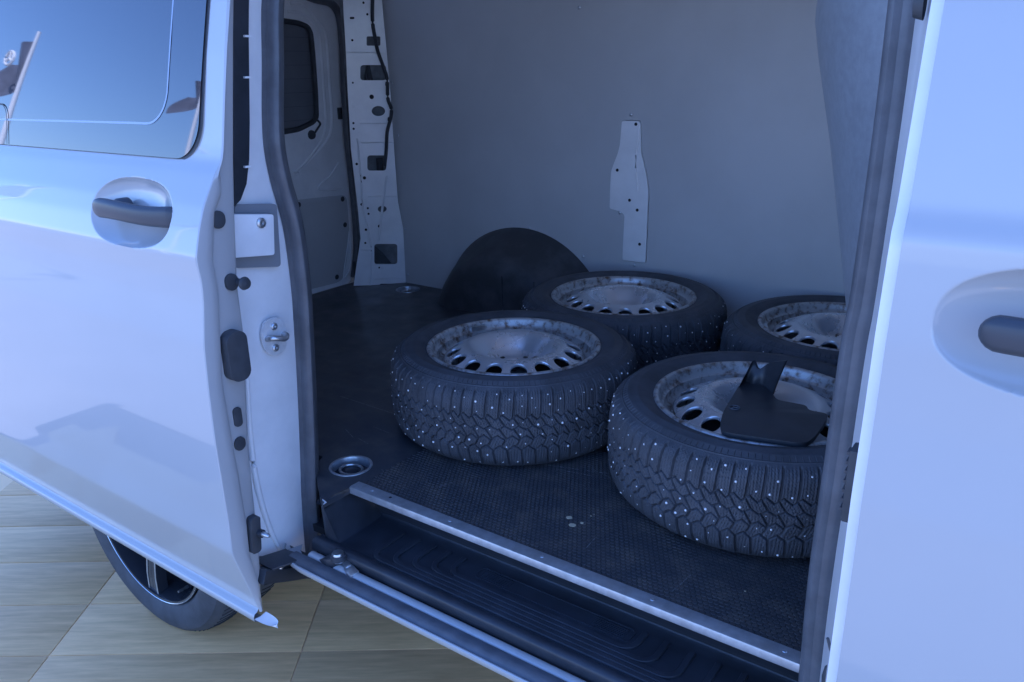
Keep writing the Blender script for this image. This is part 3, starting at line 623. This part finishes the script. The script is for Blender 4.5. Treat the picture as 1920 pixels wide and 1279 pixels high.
# wheel arch cover
b = MB(); rows = []
for a in np.linspace(0, math.pi, 44):
    row = []
    for y, rr in ((YW+.003, arcR+.004), (YW-.004, arcR+.004), (YW-.03, arcR-.012), (YW-.10, arcR-.042), (YW-.165, arcR-.075), (YW-.195, arcR-.10), (YW-.207, arcR-.135), (YW-.209, arcR-.2), (YW-.21, 0.02)):
        row.append((arcC[0]+rr*math.cos(a), y, max(-.005, arcC[1]+rr*math.sin(a))))
    rows.append(row)
b.grid(rows); archc = part(b, 'wheel_arch_cover', ARCH, angle=60)
for u in (940, 1000):
    a = at(u, 540, Y=YW-.212); b = MB(); b.tube([(a[0], YW-.2095, .0), (a[0], YW-.2095, .17)], .003, 8); part(b, 'cover_rib', ARCH, archc)

# --- rear pillar: holed white sheet set at an angle in the corner
A, B = np.array((-2.483, 1.477)), np.array((-2.629, 1.305)); dAB = (B-A)/np.linalg.norm(B-A); nrm = np.array((dAB[1], -dAB[0])) ; nrm = nrm if nrm@np.array((1, -1)) > 0 else -nrm
pl = ((A[0], A[1], 0), (nrm[0], nrm[1], 0))
def pw(u, v): p = at(u, v, plane=pl); return ((p[:2]-A)@dAB, p[2])
def pmap(a, z, d): q = A+dAB*a-nrm*d; return (q[0], q[1], z)
left = [(663, 536), (668, 500), (676, 448), (671, 391), (658, 280), (651, 153), (648, 88), (644, 20), (640, -60)]
right = [(714, -60), (716, 0), (725, 96), (732, 175), (739, 280), (746, 377), (756, 429), (761, 533)]
z4 = lambda x, y: (500+x/4.568, y/4.568)
z5 = lambda x, y: (540+x/4.263, 260+y/4.263)
def hole4(f, x0, y0, x1, y1, r=.012):
    q = [pw(*f(x0, y0)), pw(*f(x1, y0)), pw(*f(x1, y1)), pw(*f(x0, y1))]; return rounded(q, r)
def hcirc(f, x, y, r): 
    c_ = pw(*f(x, y)); e = pw(*f(x+r, y)); rr = abs(e[0]-c_[0]); return [(c_[0]+rr*math.cos(t), c_[1]+rr*.72*math.sin(t)) for t in np.linspace(0, 2*math.pi, 18, endpoint=False)]
holes = [hole4(z4, 856, 312, 974, 392, .006), hole4(z4, 802, 558, 1024, 688, .014), hcirc(z4, 957, 952, 58), hole4(z5, 634, 134, 786, 256, .014), hcirc(z5, 753, 563, 36), hole4(z5, 690, 842, 874, 1004, .014)]
b = MB(); b.plate([[pw(*p) for p in left+right], *holes], lambda a, z, d: pmap(a, z, d), .004); rp_ = part(b, 'rear_pillar', INNER, fix=True, angle=30)
b = MB(); b.grid([[pmap(a, z, .05) for z in (-.05, 1.36)] for a in (.0, .10, .2)]); part(b, 'pillar_back', pm('cavity_shade', (.20, .22, .24), .6, var=(20, .6)), rp_)  # back plate coloured dark for the shade of the closed cavity
for f, x, y, r in ((z4, 862, 123, .006), (z4, 733, 345, .006), (z4, 738, 709, .005), (z4, 829, 24, .006), (z4, 743, 1055, .006), (z4, 745, 1104, .006), (z5, 549, 203, .007), (z5, 611, 314, .009), (z5, 588, 526, .007), (z5, 638, 556, .006), (z5, 644, 601, .006), (z5, 731, 700, .009), (z5, 623, 728, .007), (z5, 618, 834, .006), (z5, 729, 1031, .005), (z4, 899, 830, .012)):
    c_ = pw(*f(x, y)); b = MB(); b.plate([circ(c_[0], c_[1], r*.8, 12)], lambda a, z, d: pmap(a, z, d-.0012), .002); part(b, 'pillar_hole_shade', DARK, rp_)  # small holes are dark discs with the shade in their colour
for f, x0, y0, x1, y1 in ((z4, 712, 146, 750, 164), (z5, 735, 1160, 832, 1186)):
    b = MB(); b.plate([hole4(f, x0, y0, x1, y1, .006)], lambda a, z, d: pmap(a, z, d-.003), .003); part(b, 'pillar_slot_shade', DARK, rp_, fix=True)  # dark plates paint the shade of the slots
for f, pts in ((z4, ((800, 1057), (1060, 1057))), (z4, ((810, 1220), (1080, 1217))), (z5, ((640, 465), (870, 455))), (z5, ((700, 1125), (935, 1108))), (z5, ((580, 888), (665, 892))), (z4, ((690, 448), (1020, 452))), (z5, ((590, 35), (830, 28)))):
    b = MB(); b.tube([pmap(*pw(*f(*p)), -.0005) for p in pts], .0024, 6); part(b, 'pressed_line', INNER, rp_)
b = MB(); b.tube(spline([pmap(*pw(*z5(*p)), 0) for p in ((555, 0), (585, 350), (600, 560), (640, 730), (665, 900), (655, 1180))], 5), .004, 8); part(b, 'pressed_edge', INNER, rp_)
b = MB(); b.tube(spline([pmap(*pw(*z5(*p)), 0.002) for p in ((790, 290), (770, 430), (745, 640), (720, 840))], 5), [.002]+[.006]*14+[.002], 8); part(b, 'pressed_edge', INNER, rp_)
b = MB(); b.tube(spline([pmap(*pw(*z4(*p)), -.012) for p in ((908, -120), (905, 0), (905, 180), (925, 320), (950, 440), (1000, 580), (1030, 680), (1035, 840), (1065, 930), (1060, 1010), (1030, 1130), (1022, 1290), (1008, 1420))], 5), .0075, 8); cab = part(b, 'cable', RUBBER, rp_)
for p in ((1024, 722), (1045, 1024)):
    b = MB(); q = pmap(*pw(*z4(*p)), -.008); b.lathe([(0, .012), (.011, .010), (.011, -.008)], 12, [[0, 0, .7], [.7, 0, -.7], [0, 1, 0]], q); part(b, 'cable_clip', RUBBER, rp_)
b = MB(); b.box(pmap(*pw(*z5(738, 215)), .02), (.022, .022, .06)); part(b, 'connector', RUBBER, rp_, bevel=.003)
for xx in (850, 880, 905):
    b = MB(); b.tube([pmap(*pw(*z4(872, 550)), .02), pmap(*pw(*z4(xx, 690)), .02)], .006, 8); part(b, 'inner_wire', RUBBER, rp_)
b = MB(); b.plate([[pw(*z5(690, 860)), pw(*z5(760, 920)), pw(*z5(830, 1004)), pw(*z5(690, 1004))]], lambda a, z, d: pmap(a, z, .02+d), .006); part(b, 'inner_bracket', RUBBER, rp_, fix=True)

# --- rear door, seen from inside
XD = -2.74
def rw(u, v): p = at(u, v, X=XD); return (p[1], p[2])
def rmap(a, z, d): return (XD+d, a, z)
dr_out = [rw(*p) for p in ((560, 556), (586, 553), (640, 541), (655, 530), (662, 515), (664, 455), (657, 366), (647, 260), (642, 150), (638, 60), (630, 22), (617, 6), (590, -2), (520, -8))]
dr_out += [(.2, 1.24), (.2, -.08)]
win_o = [rw(*p) for p in ((470, 30), (533, 39), (560, 43), (577, 50), (583, 62), (587, 100), (592, 170), (594, 219), (588, 229), (560, 243), (531, 248), (470, 252))]
b = MB(); b.plate([rounded(dr_out, .03), rounded(win_o, .02)], rmap, -.02); rd = part(b, 'rear_door', INNER, bevel=.004)
b = MB(); b.plate([rounded(win_o, .02)], lambda a, z, d: (XD-.012+d, a, z), -.004); part(b, 'window_glass', pm('daylit_rear_glass', (.16, .17, .19), .22, var=(4, .85)), rd, fix=True)  # opaque pane, daylight coming through painted as a paler grey
ctr = np.array([np.mean([p[0] for p in win_o]), np.mean([p[1] for p in win_o])])
b = MB(); b.tube([(XD-.002, p[0], p[1]) for p in rounded(win_o, .02)], .011, 8, up=(1, 0, 0)); part(b, 'window_gasket', RUBBER, rd)
# stepped frame pressings round the window
for k, (off, r_) in enumerate(((.045, .006), (.085, .007))):
    pth = []
    for u, v in ((533, 39), (560, 43), (577, 50), (584, 64), (588, 100), (593, 170), (597, 225), (590, 262), (570, 300), (545, 325)):
        y, z = rw(u, v); pth.append((XD+.002, y+off*(.9 if u > 575 else .45), z+(off*.8 if v < 50 else 0)))
    b = MB(); b.tube(spline(pth, 5), r_, 8, up=(1, 0, 0)); part(b, 'frame_pressing', INNER, rd)
lp = [rw(*p) for p in ((540, 377), (555, 375), (600, 370), (643, 366), (648, 372), (650, 391), (653, 434), (648, 490), (641, 523), (630, 530), (585, 541), (550, 548))]
lp = [(.3, lp[0][1]-.03)]+lp+[(.3, lp[-1][1]-.02)]
b = MB(); b.plate([rounded(lp, .02)], lambda a, z, d: (XD+.002+d, a, z), .005); rl = part(b, 'door_liner', LINER, rd, bevel=.0015)
for p in ((428, 482), (448, 688), (383, 1105), (78, 528)):
    y, z = rw(*z5(*p)); b = MB(); b.lathe([(0, .003), (.010, .002), (.012, 0)], 14, [[0, 0, 1], [1, 0, 0], [0, 1, 0]], (XD+.007, y, z)); part(b, 'liner_clip', RUBBER, rd)
b = MB(); lpath = [(XD+.006, *rw(*z5(*p))) for p in ((480, 740), (492, 850), (496, 980), (480, 1060), (435, 1115), (450, 980), (470, 840), (480, 740))]
b.tube(spline(lpath, 4), .0032, 8, up=(1, 0, 0)); part(b, 'pull_pocket_edge', INNER, rd)
b = MB(); b.tube(spline([(XD+.002, *rw(*z5(*p))) for p in ((400, 195), (340, 290), (255, 370), (255, 408), (430, 405))], 5), .004, 8, up=(1, 0, 0)); part(b, 'pressed_edge', INNER, rd)
b = MB(); b.tube(spline([(XD+.008, *rw(*z4(*p))) for p in ((425, 1030), (448, 1060), (430, 1095), (400, 1140))], 4), .0045, 8, up=(1, 0, 0)); part(b, 'heater_wire', RUBBER, rd)
b = MB(); b.lathe([(0, .01), (.018, .008), (.02, 0)], 16, [[0, 0, 1], [1, 0, 0], [0, 1, 0]], (XD, *rw(*z4(383, 1155)))); part(b, 'grommet', RUBBER, rd)
b = MB(); q = rw(*z4(626, 972)); b.box((XD+.004, q[0], q[1]), (.008, .03, .05)); part(b, 'door_buffer', RUBBER, rd, bevel=.003)
for k in range(7):
    zz = rw(560, 70+26*k)[1]; b = MB(); b.box((XD-.009, 1.0, zz), (.0006, .9, .0016)); part(b, 'heater_line', HANDLE, rd)
# weatherstrip round the rear opening
ws = [(560, -14), (590, -2), (618, 5), (632, 20), (639, 46), (643, 90), (646, 160), (652, 260), (663, 366), (669, 455), (667, 490), (664, 520)]
b = MB(); b.tube(spline([at(*p, X=-2.69) for p in ws], 5), .017, 12, up=(1, 0, 0)); part(b, 'rear_weatherstrip', SEAL)
b = MB(); q = at(671, 510, X=-2.66); b.box(q, (.03, .03, .10)); part(b, 'hinge_stop', RUBBER, bevel=.004)
b = MB(); b.grid([[(-2.70, y, -.002), (-2.745, y, -.012), (-2.75, y, -.05)] for y in (.1, .8, 1.4)]); part(b, 'rear_sill', INNER)

# --- bulkhead behind the seats, bulging back at the top
zc = np.array([at(*p, Y=.45)[2] for p in ((1592, 530), (1575, 400), (1557, 250), (1535, 115), (1527, 40), (1533, 0))]); xc = np.array([at(*p, Y=.45)[0] for p in ((1592, 530), (1575, 400), (1557, 250), (1535, 115), (1527, 40), (1533, 0))])
rows = []
for z in np.linspace(-.01, 1.33, 70):
    xb = .022+np.interp(z, np.concatenate([[-.01, .15], zc, [1.1, 1.33]]), np.concatenate([[-.20, -.215], xc, [-.42, -.36]])); w = abs(xb)-.17
    rows.append([(-.16, .02, z), (-.178, .05, z)]+[(-.178-w*math.sin(t*math.pi/2)**1.15, .05+.40*(1-math.cos(t*math.pi/2))**.8, z) for t in np.linspace(.08, 1, 12)]+[(xb+.012, .54, z), (xb+.03, .8, z), (xb+.05*0+.05, 1.47, z)])
b = MB(); b.grid(rows); part(b, 'bulkhead', GALV, angle=60)

# ------------------------------------------------------------------ the four studded wheels
def catmull(P, n):
    P = np.array(spline(P, 12)); d = np.concatenate([[0], np.cumsum(np.linalg.norm(np.diff(P, axis=0), axis=1))]); s = np.linspace(0, d[-1], n)
    return np.stack([np.interp(s, d, P[:, i]) for i in range(2)], 1), d[-1]
def tri(x): return np.abs((x % 1)-.5)*4-1
def tread_mesh():
    NU, NV = 1440, 128; NP = 70
    prof, W = catmull([(.313, .217), (.3245, .208), (.3325, .194), (.3365, .172), (.338, .145), (.3385, .116), (.338, .087), (.3365, .060), (.3325, .038), (.3245, .024), (.313, .015)], NV)
    tan = np.gradient(prof, axis=0); tan /= np.linalg.norm(tan, axis=1)[:, None]; nor = np.stack([-tan[:, 1], tan[:, 0]], 1); nor *= np.sign(nor[NV//2, 0])
    u = np.arange(NU)/NU; t = np.linspace(0, 1, NV); U, T = np.meshgrid(u, t, indexing='ij')
    S = U*NP+.22*np.sin(2*math.pi*3*U)+.15*np.sin(2*math.pi*7*U); P = 2*math.pi*.338/NP
    b1 = .335+.030*tri(S+.25); b2 = .455+.022*tri(S*1.0+.1); b3 = .575+.026*tri(S+.6); b4 = .70+.028*tri(S+.45)
    def edge(b): return np.abs(T-b)*W
    def trans(shear, off, div=1): 
        q = (S*div+shear*(T-.5)+off) % 1; return np.minimum(q, 1-q)*P/div
    row = (T > b1).astype(int)+(T > b2)+(T > b3)+(T > b4)
    specs = {0: (.55, 0.1, 1, .0017), 1: (-4.2, .3, 1, .0013), 2: (-4.2, .85, 1, .0012), 3: (3.4, .2, 1, .0013), 4: (-.5, .55, 1, .0017)}
    D = np.full_like(T, 1.0)
    for k, (sh, of, dv, gw) in specs.items():
        d = trans(sh, of, dv)-gw; D = np.where(row == k, d, D)
    lw = np.minimum.reduce([edge(b1)-.0014, edge(b2)-.0009, edge(b3)-.0011, edge(b4)-.0015])
    D = np.minimum(D, lw); h = sm(D, -.0010, .0016)
    # shoulder grooves run out on the sidewall
    fade = sm(T, 0, .05)*sm(1-T, 0, .05)
    blockrand = (np.sin(np.floor(S+.3)*12.9898+row*78.233)*43758.5453) % 1
    H = -.0062*(1-h)*fade+.0012*(blockrand-.5)*h*fade
    # sipes: shallow cuts inside the blocks
    sp = np.abs(((S*5+1.6*np.sin(T*W*900)*.12+T*3*np.where(row == 1, -5, np.where(row == 3, 4.4, .5))) % 1)-.5)
    H -= .0016*(sp < .15)*h*fade*(D > .003)
    r = prof[:, 0][None]+nor[:, 0][None]*H; z = prof[:, 1][None]+nor[:, 1][None]*H
    a = U*2*math.pi; V = np.stack([r*np.cos(a), r*np.sin(a), z], -1).reshape(-1, 3)
    i, j = np.meshgrid(np.arange(NU), np.arange(NV-1), indexing='ij'); i2 = (i+1) % NU
    F = np.stack([i*NV+j, i*NV+j+1, i2*NV+j+1, i2*NV+j], -1).reshape(-1, 4)
    me = bpy.data.meshes.new('tread'); me.vertices.add(len(V)); me.vertices.foreach_set('co', V.ravel())
    me.loops.add(F.size); me.loops.foreach_set('vertex_index', F.ravel().astype(np.int32)); me.polygons.add(len(F))
    me.polygons.foreach_set('loop_start', np.arange(0, F.size, 4, dtype=np.int32)); me.materials.append(TYRE); me.update(calc_edges=True); me.validate()
    me.polygons.foreach_set('use_smooth', [True]*len(F)); me.set_sharp_from_angle(angle=math.radians(38))
    # studs on block centres
    stud = MB(); ok = np.argwhere((D > .0045) & (T > .06) & (T < .94)); cnt = 0; placed = []
    for k in rng.permutation(len(ok)):
        iu, iv = ok[k]; q = np.array((iu/NU*2*math.pi*.338, iv/NV*W))
        if any(abs(q[0]-g[0]) < .05 and np.hypot(*(q-g)) < .024 for g in placed): continue
        placed.append(q); cnt += 1
        ang = iu/NU*2*math.pi; nr, nz = nor[iv]; c_ = np.array(((prof[iv, 0]+H[iu, iv]*nr)*math.cos(ang), (prof[iv, 0]+H[iu, iv]*nr)*math.sin(ang), prof[iv, 1]+H[iu, iv]*nz))
        n3 = np.array((nr*math.cos(ang), nr*math.sin(ang), nz)); e1 = np.array((-math.sin(ang), math.cos(ang), 0)); e2 = np.cross(n3, e1)
        zz = rng.uniform(.6, 1.5)
        stud.lathe([(0, .0014*zz), (.0012*zz, .0012*zz), (.0020*zz, .0003), (.0020*zz, -.001)], 7, np.stack([e1, e2, n3], 1), c_)
        if cnt >= 290: break
    return me, mkmesh('studs', stud.v, stud.f, STUD, True)
tread_me, stud_me = tread_mesh()
def side_me():
    up = [(.313, .217), (.3105, .2185), (.3095, .2205), (.307, .2205), (.3055, .2215), (.296, .2275), (.2945, .2285), (.290, .2295), (.278, .2310), (.276, .2318), (.272, .2318), (.270, .2306), (.262, .2290), (.254, .2262), (.247, .222), (.2425, .2190), (.2395, .2195), (.237, .218), (.2345, .212), (.230, .204)]
    lo = [(r, .232-z) for r, z in up][::-1]
    b = MB(); b.lathe(up, 160); b.lathe(lo, 96)
    for k in range(150):                       # small shoulder ridges
        a = k*2*math.pi/150
        b.tube([((.3065)*math.cos(a), .3065*math.sin(a), .2212), ((.2965)*math.cos(a), .2965*math.sin(a), .2274)], .0011, 4)
    me = mkmesh('sidewall', b.v, b.f, TYRE, True, 50); return me
def rim_mes():
    b = MB(); b.lathe([(.236, .207), (.2385, .2165), (.2365, .2215), (.232, .2235), (.2275, .2225), (.2235, .217), (.2215, .208), (.2185, .200), (.2125, .1965), (.2115, .184), (.2085, .178), (.200, .173), (.1975, .166), (.197, .06), (.208, .05), (.212, .012), (.232, .012)], 128)
    barrel = mkmesh('barrel', b.v, b.f, RIMLIP, True, 50)
    # disc with oval vents
    NH = 16; zprof = np.array([(.0, .150), (.033, .150), (.0335, .156), (.040, .163), (.056, .1645), (.064, .167), (.076, .177), (.090, .193), (.104, .208), (.114, .2155), (.121, .2185), (.127, .2193), (.133, .2185), (.140, .2165), (.150, .2125), (.160, .2080), (.170, .2030), (.180, .1970), (.188, .1915), (.193, .184), (.1965, .174)])
    zf = lambda r: np.interp(r, zprof[:, 0], zprof[:, 1])
    b = MB(); r0, r1, rc = .1385, .1925, .1645; M = 32
    for k in range(NH):
        a0 = 2*math.pi*k/NH; ha = math.pi/NH
        rowsO = []
        for i in range(M):
            t = 2*math.pi*i/M; cx, cy = math.cos(t), math.sin(t)
            sq = 1/max(abs(cx), abs(cy)); ob = ((r1-r0)/2*cx*sq, ha*cy*sq)          # sector outline
            el = (.0205*cx, .0215*cy/rc)                                           # vent outline
            col = []
            for w_ in (1, .75, .5, .25, .08, 0): col.append(((rc-.0005)+ob[0]*w_+el[0]*(1-w_), a0+ob[1]*w_+el[1]*(1-w_)))
            pts = [(r*math.cos(a), r*math.sin(a), zf(r)-(.0012 if q_ == 5 else 0)) for q_, (r, a) in enumerate(col)]
            r, a = col[-1]; pts.append((r*math.cos(a), r*math.sin(a), zf(r)-.007)); rowsO.append(pts)
        b.grid(rowsO, cu=True)
    inner = [(r, zf(r)) for r in np.concatenate([[.0335, .034, .037, .040], np.linspace(.05, r0-.0, 26)])]
    b.lathe(inner, 128); b.lathe([(.1925, zf(.1925)), (.1945, .179), (.1968, .168)], 128); b.lathe([(.0335, .156), (.033, .10)], 40)
    me = mkmesh('disc', b.v, b.f, RIM, True); fixn(me); me.polygons.foreach_set('use_smooth', [True]*len(me.polygons)); me.set_sharp_from_angle(angle=math.radians(45))
    return barrel, me
side_mesh = side_me(); barrel_me, disc_me = rim_mes()
b = MB(); b.lathe([(0, .0012), (.0062, .0012), (.0075, .0002), (.0075, -.001)], 14); hole_me = mkmesh('bolt_hole_shade', b.v, b.f, DARK)  # dark disc, shade of a bolt hole given by colour
b = MB(); b.lathe([(.0, .120), (.19, .120)], 32); back_me = mkmesh('inside', b.v, b.f, DARK)  # added dark disc, painted shade seen through the vents
b = MB(); b.tube([(0, 0, .0), (0, 0, .012), (0, 0, .03)], [.006, .0045, .004], 10); valve_me = mkmesh('valve', b.v, b.f, RUBBER)
b = MB(); b.box((0, 0, 0), (.008, .045, .014)); weight_me = mkmesh('weight', b.v, b.f, STEEL, False)
WH = [(-1.1866, .5171, .3, 'studded winter wheel with an open silver rim, nearest the tie-down cup'),
      (-1.1689, 1.1193, 2.1, 'studded winter wheel beneath the white pressed panel, beside the black arch cover'),
      (-.5017, .5107, 4.0, 'studded winter wheel with a black mud flap lying on its rim'),
      (-.4803, 1.1605, 1.2, 'studded winter wheel in the corner between the bulkhead and the grey wall')]
for x, y, rz, lab in WH:
    w = link('steel_wheel', None, None, (x, y, Z0+.0008), lab, 'wheel', 'studded winter wheels lying on the cargo floor'); w.rotation_euler = (0, 0, rz)
    ty = link('tyre', side_mesh, w); link('tread', tread_me, ty); link('studs', stud_me, ty, kind='stuff')
    rm = link('rim', disc_me, w); link('rim_barrel', barrel_me, rm); link('rim_inner_shade', back_me, rm)
    for k in range(5):
        a = k*2*math.pi/5; link('bolt_hole_shade', hole_me, rm, (.0555*math.cos(a), .0555*math.sin(a), .1645))
    v_ = link('valve', valve_me, rm, (.196, .0, .172)); v_.rotation_euler = (0, -.4, 0)
    wt = link('balance_weight', weight_me, rm, (.2155*math.cos(2.4), .2155*math.sin(2.4), .206)); wt.rotation_euler = (0, 0, 2.4)

# ------------------------------------------------------------------ mud flap on the front right wheel
b1_ = lambda x, y: (1100+x/2.244, 500+y/2.244)
FZ = .236
fl_out = [(562, 655), (575, 610), (640, 500), (700, 470), (760, 500), (800, 560), (925, 583), (932, 603), (1015, 618), (1010, 645), (960, 715), (930, 738), (890, 742), (600, 700), (570, 690)]
o2 = rounded([tuple(at(*b1_(*p), Z=FZ)[:2]) for p in fl_out], .012)
cxm, cym = np.mean([p[0] for p in o2]), np.mean([p[1] for p in o2])
b = MB(); b.plate([o2], lambda a, q_, d: (a, q_, FZ-d), .010)
flap = b.build('mud_flap', FLAP, None, bevel=.003, loc=(0, 0, Z0), label='black plastic mud flap lying across the rim of a studded wheel', cat='mud flap')
# upright flange of the flap
bot = [at(*b1_(*p), Z=FZ-.004) for p in ((640, 510), (665, 490), (700, 500), (740, 505), (780, 540))]
topz = [(668, 455), (700, 396), (722, 432), (770, 405), (838, 396)]
topp = []
for (u, v), base in zip(topz, bot):
    topp.append(at(*b1_(u, v), Y=base[1]+.012))
bb, tt_ = spline(bot, 5), spline(topp, 5)
G = [[p+(q_-p)*t+np.array((0, -.006*math.sin(math.pi*t), 0)) for t in np.linspace(0, 1, 6)] for p, q_ in zip(bb, tt_)]
G2 = [[p+np.array((.002, .006, 0)) for p in r] for r in G]
b = MB(); b.grid([r+r2[::-1] for r, r2 in zip(G, G2)], cv=True); b.build('flange', FLAP, flap, fix=True, angle=45)
# embossed ring-and-star mark
e = at(*b1_(622, 592), Z=FZ+.0012); b = MB(); pts = [(e[0]+.011*math.cos(a), e[1]+.011*math.sin(a), e[2]) for a in np.linspace(0, 2*math.pi, 25)]
b.tube(pts, .0011, 6)
for k in range(3):
    a = YAW+math.radians(90+120*k); b.tube([(e[0], e[1], e[2]), (e[0]+.011*math.cos(a), e[1]+.011*math.sin(a), e[2])], [.0016, .0006], 6)
b.build('embossed_mark', pm('pale_emboss', (.09, .1, .12), .35), flap)  # mark is paler than the flap plastic

# ------------------------------------------------------------------ flags behind the photographer, seen mirrored in the door glass
def mirrored(px, py, dist):
    z = .95; p = at(px, py, Y=float(Yg(z)))
    for _ in range(4): z = p[2]; p = at(px, py, Y=float(Yg(z)))
    s = (Yg(p[2]+.02)-Yg(p[2]-.02))/.04; n = np.array((0, -1, s)); n /= np.linalg.norm(n); d = p-CAM; d /= np.linalg.norm(d); r = d-2*(d@n)*n
    return p+r*dist/np.linalg.norm(r)
def flag(top_px, side, size, dist, label, mark, lean):
    T = mirrored(*top_px, dist); T[2] += Z0
    root = link('flagpole', None, None, (T[0], T[1], 0), label, 'flagpole', None)
    b = MB(); b.tube([(-lean*T[2], 0, 0), (-lean*T[2]*.45, 0, T[2]*.5), (0, 0, T[2])], [.06, .04, .022], 14); b.build('pole', POLE, root)
    b = MB(); w, h = size; rows = []
    for i in np.linspace(0, 1, 22):
        rows.append([(side*w*i*(.9+.05*math.sin(3*q_))-lean*h*q_, .22*math.sin(6*i+2*q_)*i, T[2]-.15-h*q_-.35*i*w*.9+.12*math.sin(5*i)*i) for q_ in np.linspace(0, 1, 12)])
    b.grid(rows); fo = b.build('flag', FLAGM, root)
    if mark:
        b = MB(); c_ = (side*w*.35, .14, T[2]-.15-h*.35-.35*.35*w); r = h*.16
        for yy in (.0,):
            b.tube([(c_[0]+r*math.cos(a), c_[1]+yy, c_[2]+r*math.sin(a)) for a in np.linspace(0, 2*math.pi, 25)], .02, 6)
            for k in range(3):
                a = math.radians(90+120*k); b.tube([(c_[0], c_[1]+yy, c_[2]), (c_[0]+r*math.cos(a), c_[1]+yy, c_[2]+r*math.sin(a))], .018, 6)
        b.build('flag_mark', POLE, root)
flag((76, 60), -1, (.75, .72), 11, 'white flagpole with dark ring-marked flag, mirrored in the door glass', True, .10)
flag((392, 138), -1, (.50, .42), 12, 'white flagpole with plain dark flag, mirrored at the edge of the glass', False, 0)
